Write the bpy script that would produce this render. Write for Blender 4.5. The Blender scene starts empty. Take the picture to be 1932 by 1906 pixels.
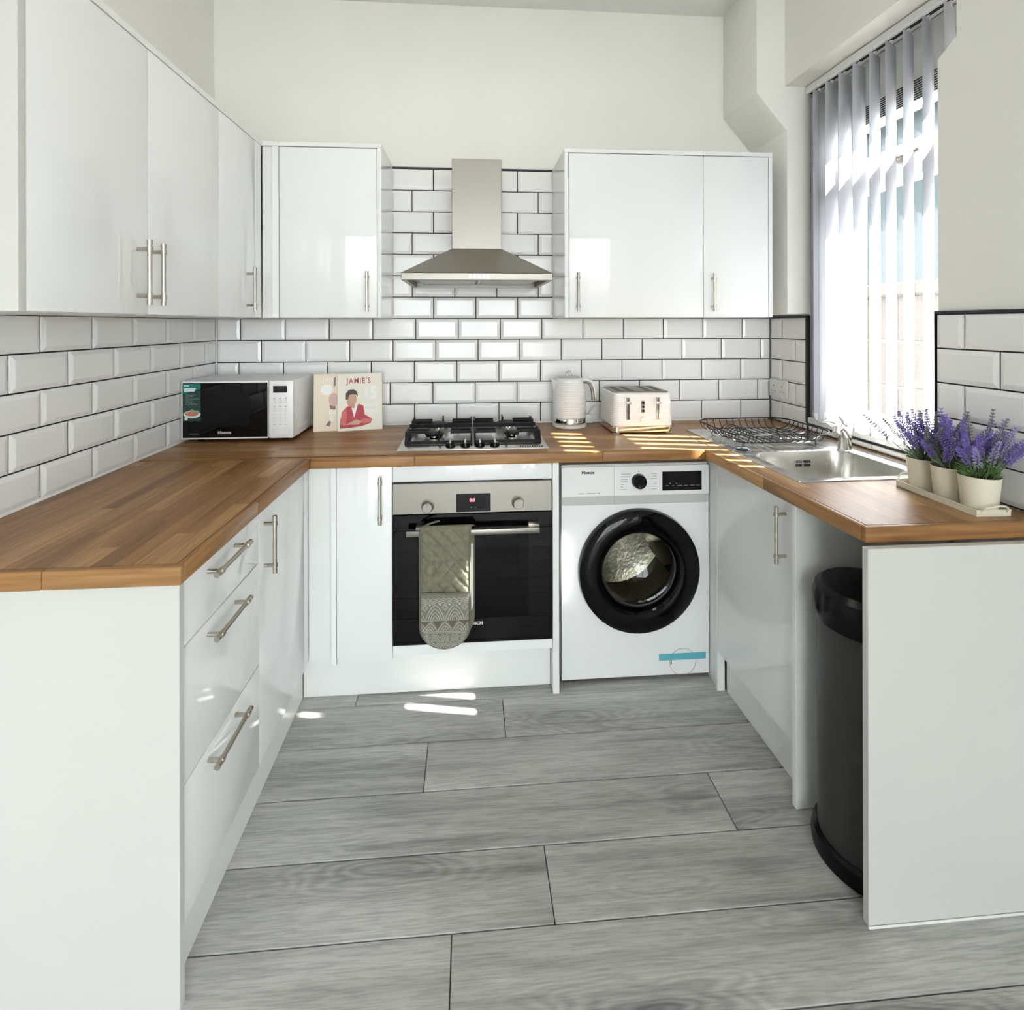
import bpy, bmesh, math, random
from mathutils import Vector, Matrix
R = math.radians
rnd = random.Random(7)
scene = bpy.context.scene
col = scene.collection

# ------------------------------------------------------------------ camera, sky, sun, exposure
cam_d = bpy.data.cameras.new('camera'); cam = bpy.data.objects.new('camera', cam_d); col.objects.link(cam)
FPX, CX, CY, YAW, ROLL, EYE = 1004.54, 962.28, 610.54, 0.07663, -0.00216, 1.39305
cam_d.sensor_fit = 'HORIZONTAL'; cam_d.sensor_width = 36.0
cam_d.lens = FPX / 1932 * 36.0
cam_d.shift_x = (966 - CX) / 1932
cam_d.shift_y = (CY - 953) / 1932
cam_d.clip_start = 0.02
cam.matrix_world = (Matrix.Translation((0, 0, EYE)) @ Matrix.Rotation(-YAW, 4, 'Z')
                    @ Matrix.Rotation(math.pi / 2, 4, 'X') @ Matrix.Rotation(ROLL, 4, 'Z'))
scene.camera = cam

world = bpy.data.worlds.new('sky'); scene.world = world; world.use_nodes = True
wn = world.node_tree.nodes; wn.clear()
w_out = wn.new('ShaderNodeOutputWorld'); w_bg = wn.new('ShaderNodeBackground')
w_bg.inputs['Color'].default_value = (0.93, 0.97, 1.0, 1); w_bg.inputs['Strength'].default_value = 1.55
world.node_tree.links.new(w_bg.outputs[0], w_out.inputs[0])

sun_d = bpy.data.lights.new('sun', 'SUN'); sun = bpy.data.objects.new('sun', sun_d); col.objects.link(sun)
sun_d.energy = 8.5; sun_d.angle = R(0.53); sun_d.color = (1.0, 0.965, 0.905)
sun.rotation_euler = Vector((-1.0, 0.20, -1.02)).to_track_quat('-Z', 'Y').to_euler()
sun.location = (6, 0, 6)

vs = scene.view_settings
vs.view_transform = 'Standard'; vs.look = 'None'; vs.gamma = 1.0; vs.use_curve_mapping = False
vs.exposure = 2.92

# ------------------------------------------------------------------ materials
M = {}
def mat(name, color, rough=0.5, metal=0.0, spec=0.5, emit=None, es=0.0, coat=0.0):
    m = bpy.data.materials.new(name); m.use_nodes = True
    b = m.node_tree.nodes['Principled BSDF']
    b.inputs['Base Color'].default_value = (*color, 1); b.inputs['Roughness'].default_value = rough
    b.inputs['Metallic'].default_value = metal; b.inputs['Specular IOR Level'].default_value = spec
    b.inputs['Coat Weight'].default_value = coat
    if emit: b.inputs['Emission Color'].default_value = (*emit, 1); b.inputs['Emission Strength'].default_value = es
    M[name] = m
    return m
def nodes(m): return m.node_tree.nodes, m.node_tree.links, m.node_tree.nodes['Principled BSDF']
def bump(m, scale=40.0, strength=0.1, dist=0.002, detail=3.0, stretch=None):
    n, l, b = nodes(m)
    tc = n.new('ShaderNodeTexCoord'); nz = n.new('ShaderNodeTexNoise'); bp = n.new('ShaderNodeBump')
    nz.inputs['Scale'].default_value = scale; nz.inputs['Detail'].default_value = detail
    if stretch:
        mp = n.new('ShaderNodeMapping'); mp.inputs['Scale'].default_value = stretch
        l.new(tc.outputs['Object'], mp.inputs[0]); l.new(mp.outputs[0], nz.inputs['Vector'])
    else: l.new(tc.outputs['Object'], nz.inputs['Vector'])
    bp.inputs['Strength'].default_value = strength; bp.inputs['Distance'].default_value = dist
    l.new(nz.outputs['Fac'], bp.inputs['Height']); l.new(bp.outputs[0], b.inputs['Normal'])
    return m
def vary(m, c1, c2, scale=6.0, stretch=None, obj_random=0.0):
    n, l, b = nodes(m)
    tc = n.new('ShaderNodeTexCoord'); nz = n.new('ShaderNodeTexNoise'); rp = n.new('ShaderNodeValToRGB')
    nz.inputs['Scale'].default_value = scale; nz.inputs['Detail'].default_value = 4
    src = tc.outputs['Object']
    if stretch:
        mp = n.new('ShaderNodeMapping'); mp.inputs['Scale'].default_value = stretch
        l.new(src, mp.inputs[0]); src = mp.outputs[0]
    l.new(src, nz.inputs['Vector'])
    rp.color_ramp.elements[0].position = 0.35; rp.color_ramp.elements[1].position = 0.65
    rp.color_ramp.elements[0].color = (*c1, 1); rp.color_ramp.elements[1].color = (*c2, 1)
    l.new(nz.outputs['Fac'], rp.inputs[0]); l.new(rp.outputs[0], b.inputs['Base Color'])
    return m

bump(vary(mat('plaster', (.86, .85, .80), .85, spec=.3), (.85, .84, .79), (.87, .86, .815), 3.0), 120, .12, .002)
bump(mat('low_bounce_paint', (.30, .32, .30), .9), 90, .08, .002)  # dark tone chosen for unseen rear walls so they bounce less light
bump(mat('ceiling_paint', (.84, .83, .80), .9), 90, .08, .002)
bump(mat('gloss_white', (.83, .845, .84), .07), 5.0, .02, .004, 1)
mat('carcass_white', (.80, .81, .80), .35)
bump(mat('panel_white', (.80, .81, .79), .22), 6, .015, .004, 1)
bump(mat('panel_shaded', (.60, .60, .57), .34), 6, .015, .004, 1)  # darker copy of panel_white: shade on the near end panels put in colour
bump(mat('tile_glaze', (.86, .86, .85), .13), 14, .10, .003, 2)
bump(mat('grout', (.012, .012, .014), .9), 200, .3, .001)
mat('black_trim', (.012, .013, .018), .45)
mat('sealant', (.82, .82, .79), .4)
bump(mat('steel', (.30, .28, .25), .40, 1.0), 30, .06, .001, 2, (1, 1, 60))
bump(mat('steel_sink', (.63, .62, .59), .24, 1.0), 60, .04, .001, 2)
mat('chrome', (.80, .80, .79), .07, 1.0)
bump(mat('nickel', (.52, .475, .41), .27, 1.0), 80, .05, .001)
mat('black_glass', (.002, .002, .002), .03, spec=.25)
mat('black_plastic', (.003, .003, .0035), .25, spec=.18)
mat('black_matt', (.015, .015, .016), .55)
bump(mat('cast_iron', (.005, .005, .0055), .5, spec=.2), 300, .3, .0006)
mat('white_plastic', (.80, .80, .79), .3)
mat('white_metal', (.79, .80, .80), .28)
mat('offwhite_plastic', (.74, .735, .70), .35)
mat('silver_plastic', (.50, .50, .48), .35)
mat('grey_print', (.28, .28, .28), .5)
mat('dark_print', (.03, .03, .035), .5)
mat('white_print', (.85, .85, .85), .5)
mat('dim_print', (.22, .24, .23), .5)
mat('red_led', (.2, .0, .0), .4, emit=(1, .05, .06), es=2.0)
mat('cream_enamel', (.74, .69, .55), .28)
bump(mat('soil', (.012, .010, .008), .9), 200, .5, .003)
mat('upvc', (.84, .84, .84), .3)
mat('blue_tape', (.10, .42, .50), .5)
mat('blue_film', (.10, .42, .62), .15)
mat('bin_body', (.030, .031, .028), .38)
bump(vary(mat('mitt_cloth', (.17, .165, .11), .9), (.15, .145, .10), (.21, .20, .14), 60), 600, .5, .001)
bump(mat('mitt_binding', (.145, .14, .10), .9), 500, .4, .001)
bump(vary(mat('mitt_pocket', (.19, .18, .14), .9), (.17, .16, .13), (.22, .21, .165), 80), 600, .5, .001)
mat('mitt_print', (.50, .48, .42), .9)
mat('mitt_dark', (.12, .105, .085), .9)
mat('mitt_lining', (.75, .75, .74), .9)
mat('book_cream', (.78, .75, .64), .45)
mat('book_beige', (.78, .68, .52), .45)
mat('paper', (.82, .80, .74), .8)
mat('book_red', (.42, .02, .035), .5)
mat('book_red_light', (.62, .12, .11), .5)
mat('book_skin', (.55, .32, .22), .5)
mat('book_skin_shade', (.35, .18, .11), .5)
mat('book_hair', (.045, .025, .015), .5)
mat('book_white', (.86, .86, .85), .5)
mat('book_mauve', (.22, .12, .13), .5)
mat('book_rose', (.62, .42, .36), .5)
mat('sticker_teal', (.0, .17, .14), .3)
mat('sticker_dark', (.004, .035, .03), .3)
mat('sticker_red', (.50, .14, .10), .4)
mat('sticker_green', (.22, .30, .12), .4)
mat('sticker_pale', (.60, .66, .60), .4)
mat('leaf_green', (.13, .27, .075), .6)
mat('leaf_grey', (.22, .31, .20), .6)
mat('stem_green', (.13, .17, .09), .6)
mat('lavender', (.20, .135, .50), .7)
mat('lavender_pale', (.34, .28, .58), .7)
mat('lavender_grey', (.22, .22, .24), .7)
mat('wire', (.006, .006, .008), .4, spec=.3)
mat('plug_blue', (.05, .065, .085), .55, spec=.2)
bump(vary(mat('render_teal', (.034, .050, .051), .9), (.031, .046, .047), (.038, .055, .056), 1.2), 60, .2, .004)
mat('slate', (.08, .09, .10), .7)
bump(vary(mat('garden_block', (.066, .054, .042), .95), (.058, .047, .037), (.076, .062, .049), 5), 40, .6, .01)
mat('mortar', (.105, .095, .08), .95)
bump(mat('patio', (.16, .15, .14), .9), 20, .3, .004)
bump(mat('drum_steel', (.72, .68, .58), .25, 1.0), 70, .3, .004)
mat('rubber', (.03, .035, .035), .5)

def glass_mat(name, tint, f0=.04, rough=.02):
    """thin pane: transparent with a Schlick reflection"""
    m = bpy.data.materials.new(name); m.use_nodes = True; n = m.node_tree.nodes; l = m.node_tree.links; n.clear()
    o = n.new('ShaderNodeOutputMaterial'); mx = n.new('ShaderNodeMixShader'); t = n.new('ShaderNodeBsdfTransparent')
    g = n.new('ShaderNodeBsdfGlossy'); lw = n.new('ShaderNodeLayerWeight'); lw.inputs[0].default_value = .5
    pw = n.new('ShaderNodeMath'); pw.operation = 'POWER'; pw.inputs[1].default_value = 5
    ma = n.new('ShaderNodeMath'); ma.operation = 'MULTIPLY_ADD'; ma.inputs[1].default_value = 1 - f0; ma.inputs[2].default_value = f0
    t.inputs[0].default_value = (*tint, 1); g.inputs['Roughness'].default_value = rough
    l.new(lw.outputs['Facing'], pw.inputs[0]); l.new(pw.outputs[0], ma.inputs[0])
    l.new(ma.outputs[0], mx.inputs[0]); l.new(t.outputs[0], mx.inputs[1]); l.new(g.outputs[0], mx.inputs[2]); l.new(mx.outputs[0], o.inputs[0])
    M[name] = m
glass_mat('window_glass', (.98, .99, .99)); glass_mat('dark_glass', (.20, .24, .20), .02); glass_mat('door_glass', (.48, .48, .44))

def vane_mat():
    m = bpy.data.materials.new('vane_fabric'); m.use_nodes = True; n = m.node_tree.nodes; l = m.node_tree.links; n.clear()
    o = n.new('ShaderNodeOutputMaterial'); mx = n.new('ShaderNodeMixShader'); d = n.new('ShaderNodeBsdfDiffuse'); t = n.new('ShaderNodeBsdfTranslucent')
    d.inputs[0].default_value = (.70, .71, .745, 1); t.inputs[0].default_value = (.55, .57, .62, 1); mx.inputs[0].default_value = .30
    l.new(d.outputs[0], mx.inputs[1]); l.new(t.outputs[0], mx.inputs[2]); l.new(mx.outputs[0], o.inputs[0])
    M['vane_fabric'] = m
vane_mat()

def wood(name, axis):
    """block-wood stave: tone per piece, grain along axis"""
    m = mat(name, (.3, .17, .09), .36, spec=.35); n, l, b = nodes(m)
    tc = n.new('ShaderNodeTexCoord'); oi = n.new('ShaderNodeObjectInfo')
    ad = n.new('ShaderNodeVectorMath'); ad.operation = 'ADD'
    sc = n.new('ShaderNodeVectorMath'); sc.operation = 'SCALE'; sc.inputs[0].default_value = (13.7, 9.1, 5.3)
    l.new(oi.outputs['Random'], sc.inputs['Scale']); l.new(tc.outputs['Object'], ad.inputs[0]); l.new(sc.outputs[0], ad.inputs[1])
    mp = n.new('ShaderNodeMapping'); mp.inputs['Scale'].default_value = (2.2, 42, 42) if axis == 'x' else (42, 2.2, 42)
    l.new(ad.outputs[0], mp.inputs[0])
    nz = n.new('ShaderNodeTexNoise'); nz.inputs['Scale'].default_value = 1.6; nz.inputs['Detail'].default_value = 7; nz.inputs['Distortion'].default_value = .7
    l.new(mp.outputs[0], nz.inputs['Vector'])
    tone = n.new('ShaderNodeValToRGB'); e = tone.color_ramp.elements
    e[0].position = 0; e[0].color = (.225, .105, .034, 1); e[1].position = 1; e[1].color = (.470, .262, .105, 1)
    for p, c in ((.25, (.385, .203, .074, 1)), (.6, (.320, .158, .055, 1)), (.8, (.490, .285, .120, 1))):
        k = e.new(p); k.color = c
    l.new(oi.outputs['Random'], tone.inputs[0])
    gr = n.new('ShaderNodeValToRGB'); g = gr.color_ramp.elements
    g[0].position = .30; g[0].color = (.62, .58, .55, 1); g[1].position = .68; g[1].color = (1.10, 1.10, 1.10, 1)
    l.new(nz.outputs['Fac'], gr.inputs[0])
    mul = n.new('ShaderNodeMix'); mul.data_type = 'RGBA'; mul.blend_type = 'MULTIPLY'; mul.inputs[0].default_value = 1
    l.new(tone.outputs[0], mul.inputs[6]); l.new(gr.outputs[0], mul.inputs[7]); l.new(mul.outputs[2], b.inputs['Base Color'])
    return m
wood('wood_x', 'x'); wood('wood_y', 'y')

def plank_mat():
    m = mat('floor_oak', (.35, .35, .33), .34); n, l, b = nodes(m)
    tc = n.new('ShaderNodeTexCoord'); oi = n.new('ShaderNodeObjectInfo')
    sc = n.new('ShaderNodeVectorMath'); sc.operation = 'SCALE'; sc.inputs[0].default_value = (31.7, 17.3, 3.1)
    ad = n.new('ShaderNodeVectorMath'); ad.operation = 'ADD'
    l.new(oi.outputs['Random'], sc.inputs['Scale']); l.new(tc.outputs['Object'], ad.inputs[0]); l.new(sc.outputs[0], ad.inputs[1])
    def noise(scale, stretch, detail, dist=0.0):
        mp = n.new('ShaderNodeMapping'); mp.inputs['Scale'].default_value = stretch
        nz = n.new('ShaderNodeTexNoise'); nz.inputs['Scale'].default_value = scale; nz.inputs['Detail'].default_value = detail; nz.inputs['Distortion'].default_value = dist
        l.new(ad.outputs[0], mp.inputs[0]); l.new(mp.outputs[0], nz.inputs['Vector']); return nz.outputs['Fac']
    def math_(op, *v):
        q = n.new('ShaderNodeMath'); q.operation = op
        for i, x in enumerate(v):
            if isinstance(x, (int, float)): q.inputs[i].default_value = x
            else: l.new(x, q.inputs[i])
        return q.outputs[0]
    def ramp2(src, stops):
        q = n.new('ShaderNodeValToRGB'); e = q.color_ramp.elements
        e[0].position, e[0].color = stops[0][0], (*stops[0][1], 1); e[1].position, e[1].color = stops[-1][0], (*stops[-1][1], 1)
        for p, c in stops[1:-1]: k = e.new(p); k.color = (*c, 1)
        l.new(src, q.inputs[0]); return q
    g3 = lambda v: (v, v, v)
    def mul(a, bsock, fac):
        x = n.new('ShaderNodeMix'); x.data_type = 'RGBA'; x.blend_type = 'MULTIPLY'; x.inputs[0].default_value = fac
        l.new(a, x.inputs[6]); l.new(bsock, x.inputs[7]); return x.outputs[2]
    big = noise(1.0, (1.3, 7.0, 1), 3, .5)            # broad clouds
    streak = noise(1.0, (2.2, 46, 1), 5, .4)          # medium streaks
    fine = noise(1.0, (14, 260, 1), 4, .2)            # pores
    # knots with growth rings drawn out along the board
    wob = noise(1.0, (2.5, 14, 1), 2)
    vor_mp = n.new('ShaderNodeMapping'); vor_mp.inputs['Scale'].default_value = (1.15, 5.2, 1)
    vor = n.new('ShaderNodeTexVoronoi'); vor.inputs['Scale'].default_value = 1.0
    l.new(ad.outputs[0], vor_mp.inputs[0]); l.new(vor_mp.outputs[0], vor.inputs['Vector'])
    dist = math_('ADD', vor.outputs['Distance'], math_('MULTIPLY', wob, .5))
    rings = math_('SINE', math_('MULTIPLY', dist, 105.0))
    ringv = math_('MULTIPLY_ADD', rings, .5, .5)
    mask = math_('MULTIPLY', math_('SUBTRACT', 1.0, math_('SMOOTH_MIN', math_('MULTIPLY', vor.outputs['Distance'], 1.9), 1.0, .2)), 1.0)
    ring_dark = math_('SUBTRACT', 1.0, math_('MULTIPLY', math_('MULTIPLY', ringv, mask), .5))
    rr = ramp2(ring_dark, [(0, g3(0)), (1, g3(1))])
    knot = ramp2(math_('ADD', vor.outputs['Distance'], math_('MULTIPLY', streak, .10)), [(.06, g3(.16)), (.15, g3(.70)), (.32, g3(1.0))])
    ramp = ramp2(math_('ADD', math_('MULTIPLY', big, .6), math_('MULTIPLY', streak, .4)), [(.36, (.265, .268, .250)), (.48, (.425, .428, .405)), (.62, (.545, .548, .525))])
    fr = ramp2(fine, [(.36, g3(.74)), (.58, g3(1.08))])
    c = mul(ramp.outputs[0], fr.outputs[0], .8); c = mul(c, rr.outputs[0], .8); c = mul(c, knot.outputs[0], .8)
    l.new(c, b.inputs['Base Color'])
    bp = n.new('ShaderNodeBump'); bp.inputs['Strength'].default_value = .12; bp.inputs['Distance'].default_value = .001
    l.new(fine, bp.inputs['Height']); l.new(bp.outputs[0], b.inputs['Normal'])
plank_mat()

# ------------------------------------------------------------------ mesh helpers
ORG = {}
def V(*a): return Vector(a)
class MB:
    def __init__(self): self.bm = bmesh.new()
    def _merge(self, t, b=0.0, seg=1, only=None):
        if b > 0:
            ed = [e for e in t.edges if only is None or only(e)]
            bmesh.ops.bevel(t, geom=ed, offset=b, segments=seg, affect='EDGES', profile=.5, clamp_overlap=True)
        me = bpy.data.meshes.new('tmp'); t.to_mesh(me); t.free(); self.bm.from_mesh(me); bpy.data.meshes.remove(me); return self
    def box(self, x0, x1, y0, y1, z0, z1, b=0.0, seg=1, only=None):
        t = bmesh.new(); v = [t.verts.new((x, y, z)) for x in (x0, x1) for y in (y0, y1) for z in (z0, z1)]
        for f in ((0, 1, 3, 2), (4, 6, 7, 5), (0, 4, 5, 1), (2, 3, 7, 6), (0, 2, 6, 4), (1, 5, 7, 3)): t.faces.new([v[i] for i in f])
        bmesh.ops.recalc_face_normals(t, faces=t.faces); return self._merge(t, b, seg, only)
    def extr(self, pts, vec, b=0.0, seg=1, only=None):
        t = bmesh.new(); vec = Vector(vec); n = len(pts)
        a = [t.verts.new(p) for p in pts]; c = [t.verts.new(Vector(p) + vec) for p in pts]
        t.faces.new(a); t.faces.new(c[::-1])
        for i in range(n): t.faces.new((a[i], c[i], c[(i + 1) % n], a[(i + 1) % n]))
        bmesh.ops.recalc_face_normals(t, faces=t.faces); return self._merge(t, b, seg, only)
    def prism(self, poly, z0, z1, b=0.0, seg=1, only=None):
        return self.extr([(p[0], p[1], z0) for p in poly], (0, 0, z1 - z0), b, seg, only)
    def poly(self, pts):
        self.bm.faces.new([self.bm.verts.new(p) for p in pts]); return self
    def loft(self, rings, cap0=True, cap1=True, closed=True):
        vr = [[self.bm.verts.new(p) for p in r] for r in rings]; n = len(rings[0])
        for a, c in zip(vr, vr[1:]):
            for i in range(n if closed else n - 1): self.bm.faces.new((a[i], a[(i + 1) % n], c[(i + 1) % n], c[i]))
        if cap0 and n > 2: self.bm.faces.new(vr[0][::-1])
        if cap1 and n > 2: self.bm.faces.new(vr[-1])
        return self
    def lathe(self, prof, c=(0, 0, 0), axis=(0, 0, 1), seg=32, cap0=True, cap1=True):
        q = Vector((0, 0, 1)).rotation_difference(Vector(axis)); c = Vector(c)
        rings = [[c + q @ Vector((r * math.cos(2 * math.pi * i / seg), r * math.sin(2 * math.pi * i / seg), h)) for i in range(seg)] for r, h in prof]
        return self.loft(rings, cap0, cap1)
    def cyl(self, a, b_, r, seg=16, r2=None):
        a = Vector(a); d = Vector(b_) - a
        return self.lathe([(r, 0), (r if r2 is None else r2, d.length)], a, d.normalized(), seg)
    def tube(self, path, r, seg=8, closed=False):
        P = [Vector(p) for p in path]; n = len(P); rings = []; up = None
        for i in range(n):
            if closed: d = (P[(i + 1) % n] - P[i - 1]).normalized()
            else: d = (P[min(i + 1, n - 1)] - P[max(i - 1, 0)]).normalized()
            if up is None:
                up = Vector((0, 0, 1)) if abs(d.z) < .9 else Vector((1, 0, 0))
            s = d.cross(up).normalized(); up = s.cross(d).normalized()
            rr = r[i] if isinstance(r, (list, tuple)) else r
            rings.append([P[i] + (s * math.cos(2 * math.pi * k / seg) + up * math.sin(2 * math.pi * k / seg)) * rr for k in range(seg)])
        if closed: rings.append(rings[0])
        return self.loft(rings, not closed, not closed)
    def ball(self, c, r, seg=10, rings=6, sz=1.0):
        pr = [(max(1e-5, r * math.sin(math.pi * i / rings)), -r * sz * math.cos(math.pi * i / rings)) for i in range(rings + 1)]
        return self.lathe(pr, c, (0, 0, 1), seg)
    def build(self, name, m, parent=None, smooth=30, org=None):
        me = bpy.data.meshes.new(name)
        bmesh.ops.remove_doubles(self.bm, verts=self.bm.verts, dist=1e-6)
        bmesh.ops.recalc_face_normals(self.bm, faces=self.bm.faces)
        o = org if org is not None else (ORG.get(parent.name, Vector()) if parent else Vector())
        if o.length > 0: bmesh.ops.translate(self.bm, verts=self.bm.verts, vec=-o)
        self.bm.to_mesh(me); self.bm.free()
        if smooth:
            me.polygons.foreach_set('use_smooth', [True] * len(me.polygons)); me.set_sharp_from_angle(angle=R(smooth))
        me.materials.append(M[m] if isinstance(m, str) else m)
        ob = bpy.data.objects.new(name, me); col.objects.link(ob)
        if parent: ob.parent = parent; ORG[ob.name] = o
        elif org is not None: ob.location = org; ORG[ob.name] = o
        return ob
def tag(o, label=None, cat=None, group=None, kind=None):
    if label: o['label'] = label
    if cat: o['category'] = cat
    if group: o['group'] = group
    if kind: o['kind'] = kind
    return o
def thing(name, label, cat, loc, group=None, rotz=0.0, local=False):
    o = bpy.data.objects.new(name, None); col.objects.link(o); o.location = loc; o.rotation_euler = (0, 0, rotz)
    o.empty_display_size = .05
    ORG[o.name] = Vector() if local else Vector(loc)
    return tag(o, label, cat, group)
def struct(name, label=None):
    o = bpy.data.objects.new(name, None); col.objects.link(o); o['kind'] = 'structure'; ORG[o.name] = Vector(); return o
def bx(name, m, parent, *a, b=0.0, seg=1): return MB().box(*a, b=b, seg=seg).build(name, m, parent)
def text(name, s, size, origin, right, up, m, parent, align='CENTER', bold=0.0, sx=1.0, depth=.0004, space=1.0):
    cu = bpy.data.curves.new('t', 'FONT'); cu.body = s; cu.size = size; cu.align_x = align; cu.align_y = 'CENTER'; cu.offset = bold; cu.extrude = depth
    cu.resolution_u = 3; cu.space_character = space
    to = bpy.data.objects.new('t', cu); col.objects.link(to)
    bpy.context.view_layer.update()
    me = bpy.data.meshes.new_from_object(to.evaluated_get(bpy.context.evaluated_depsgraph_get()))
    bpy.data.objects.remove(to); bpy.data.curves.remove(cu)
    r_ = Vector(right).normalized(); u_ = Vector(up).normalized(); n_ = r_.cross(u_); o = Vector(origin) - ORG.get(parent.name, Vector())
    for v in me.vertices: v.co = o + r_ * v.co.x * sx + u_ * v.co.y + n_ * v.co.z
    me.name = name; me.materials.clear(); me.materials.append(M[m])
    ob = bpy.data.objects.new(name, me); col.objects.link(ob); ob.parent = parent; ORG[ob.name] = ORG.get(parent.name, Vector()); return ob
class Flat:
    """flat print: 2-D shapes on a plane (origin, right, up), lifted a fraction of a millimetre"""
    def __init__(s, o, r, u, lift=.0006):
        s.o = Vector(o); s.r = Vector(r).normalized(); s.u = Vector(u).normalized(); s.n = s.r.cross(s.u); s.l = lift; s.mb = MB()
    def p(s, x, y): return s.o + s.r * x + s.u * y + s.n * s.l
    def shape(s, pts): s.mb.poly([s.p(*q) for q in pts]); return s
    def rect(s, x0, x1, y0, y1): return s.shape([(x0, y0), (x1, y0), (x1, y1), (x0, y1)])
    def ell(s, cx, cy, rx, ry, n=20, a=0.0):
        return s.shape([(cx + rx * math.cos(t) * math.cos(a) - ry * math.sin(t) * math.sin(a), cy + rx * math.cos(t) * math.sin(a) + ry * math.sin(t) * math.cos(a)) for t in [2 * math.pi * i / n for i in range(n)]])
    def line(s, pts, w, closed=False):
        P = [Vector((q[0], q[1])) for q in pts]; n = len(P); L = []; Rr = []
        for i in range(n):
            d = (P[(i + 1) % n] - P[i - 1]) if closed else (P[min(i + 1, n - 1)] - P[max(i - 1, 0)])
            d.normalize(); nn = Vector((-d.y, d.x)) * w / 2
            L.append(P[i] + nn); Rr.append(P[i] - nn)
        for i in range(n if closed else n - 1):
            j = (i + 1) % n; s.shape([L[i], Rr[i], Rr[j], L[j]])
        return s
    def build(s, name, m, parent): return s.mb.build(name, m, parent, smooth=0)
def handle(parent, c, axis, out, L=.165, gap=.030):
    c = Vector(c); a = Vector(axis).normalized(); o = Vector(out).normalized(); k = c + o * gap; m = MB()
    m.cyl(k - a * (L / 2 - .004), k + a * (L / 2 - .004), .0058, 14)
    for s in (-1, 1):
        e = k + a * s * (L / 2 - .0225)
        m.cyl(k + a * s * (L / 2 - .012), k + a * s * L / 2, .0068, 14)
        m.cyl(e - a * .0055, e + a * .0055, .0080, 14)
        m.cyl(e, c + a * s * (L / 2 - .0225) + o * .0002, .0050, 12)
    return m.build('handle', 'nickel', parent)
def arc(c, r, a0, a1, n, ax, ay):
    c = Vector(c); ax = Vector(ax); ay = Vector(ay)
    return [c + ax * r * math.cos(R(a0 + (a1 - a0) * i / n)) + ay * r * math.sin(R(a0 + (a1 - a0) * i / n)) for i in range(n + 1)]
def rrect(cx, cy, hx, hy, r, z, n=6):
    pts = []
    for sx, sy, a0 in ((1, 1, 0), (-1, 1, 90), (-1, -1, 180), (1, -1, 270)):
        for i in range(n + 1):
            a = R(a0 + 90 * i / n); pts.append((cx + sx * (hx - r) + r * math.cos(a), cy + sy * (hy - r) + r * math.sin(a), z))
    return pts
def clip(poly, p, nrm):
    out = []
    for i in range(len(poly)):
        a = Vector(poly[i]); b = Vector(poly[(i + 1) % len(poly)]); da = (a - Vector(p)).dot(Vector(nrm)); db = (b - Vector(p)).dot(Vector(nrm))
        if da >= 0: out.append(tuple(a))
        if (da >= 0) != (db >= 0): out.append(tuple(a + (b - a) * da / (da - db)))
    return out

YB, XLW, WT = 2.5735, -1.1725, 0.910

# ------------------------------------------------------------------ the room
ZT, TP, TC, GR = 1.3159, 0.1022, 0.2025, 0.0042
floor = struct('floor')
bx('subfloor', 'black_matt', floor, -1.30, 1.80, -4.2, 2.70, -.06, -.0085)
plank_y = [2.5425 - .1885 * i for i in range(0, 37)]      # upper edge of every row
joint_x = {1: .55, 2: -.417, 3: .120, 4: -.139, 5: .733, 6: .196, 7: -.043, 8: .62}
for i, y1 in enumerate(plank_y):
    y0 = y1 - .1885
    if y1 < -4.1: break
    jx = joint_x.get(i, rnd.uniform(-.6, .6)); xs = [jx - 1.38 * k for k in (2, 1, 0, -1, -2)]
    xs = sorted(set([-1.30] + [x for x in xs if -1.28 < x < 1.78] + [1.80]))
    for a, c in zip(xs, xs[1:]):
        m = MB(); m.box(a + .0011, c - .0011, max(y0, -4.2) + .0013, y1 - .0013, -.008, 0, b=.0016)
        m.build('plank', 'floor_oak', floor)
bx('plank', 'floor_oak', floor, -1.30, 1.80, 2.5433, 2.70, -.008, 0)

ceiling = struct('ceiling'); bx('ceiling_board', 'ceiling_paint', ceiling, -1.30, 1.80, -4.2, 2.70, 2.93, 3.02)

_tm = {}
def tile_mesh(w, h):
    key = (round(w, 4), round(h, 4))
    if key not in _tm:
        m = MB(); bw = min(.0125, w * .3); bh = min(.0125, h * .3); r = .0008
        def rg(ix, iz, y): return [(ix, y, iz), (w - ix, y, iz), (w - ix, y, h - iz), (ix, y, h - iz)]
        m.loft([rg(0, 0, .0045), rg(0, 0, -.0008 + .002), rg(r, r, .0002), rg(bw, bh, -.0036), rg(bw + .002, bh + .002, -.0039)])
        me = bpy.data.meshes.new('tile'); bmesh.ops.recalc_face_normals(m.bm, faces=m.bm.faces); m.bm.to_mesh(me); m.bm.free()
        me.materials.append(M['tile_glaze']); _tm[key] = me
    return _tm[key]
def tile(parent, u0, u1, z0, z1, place):
    """place(u,z) -> (world xyz of lower-left, rotz)"""
    w, h = u1 - u0 - GR, z1 - z0 - GR
    if w < .008 or h < .006: return
    o = bpy.data.objects.new('tile', tile_mesh(w, h)); col.objects.link(o); o.parent = parent
    p, rz = place(u0 + GR / 2, z0 + GR / 2); o.location = p
    o.rotation_euler = (R(rnd.uniform(-.35, .35)), 0, rz + R(rnd.uniform(-.25, .25)))
def tile_rows(parent, rows, u_min, u_max, offs, place, zmin, zmax):
    for k in rows:
        zt = ZT - (k - 2) * TP; zb = zt - TP; zt = min(zt, zmax); zb = max(zb, zmin); of = offs[k]
        n0 = math.floor((u_min - of) / TC); x = of + n0 * TC
        while x < u_max - 1e-6:
            a, c = max(x, u_min), min(x + TC, u_max)
            tile(parent, a, c, zb, zt, place); x += TC

TILE_TOP = ZT + TP
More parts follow.
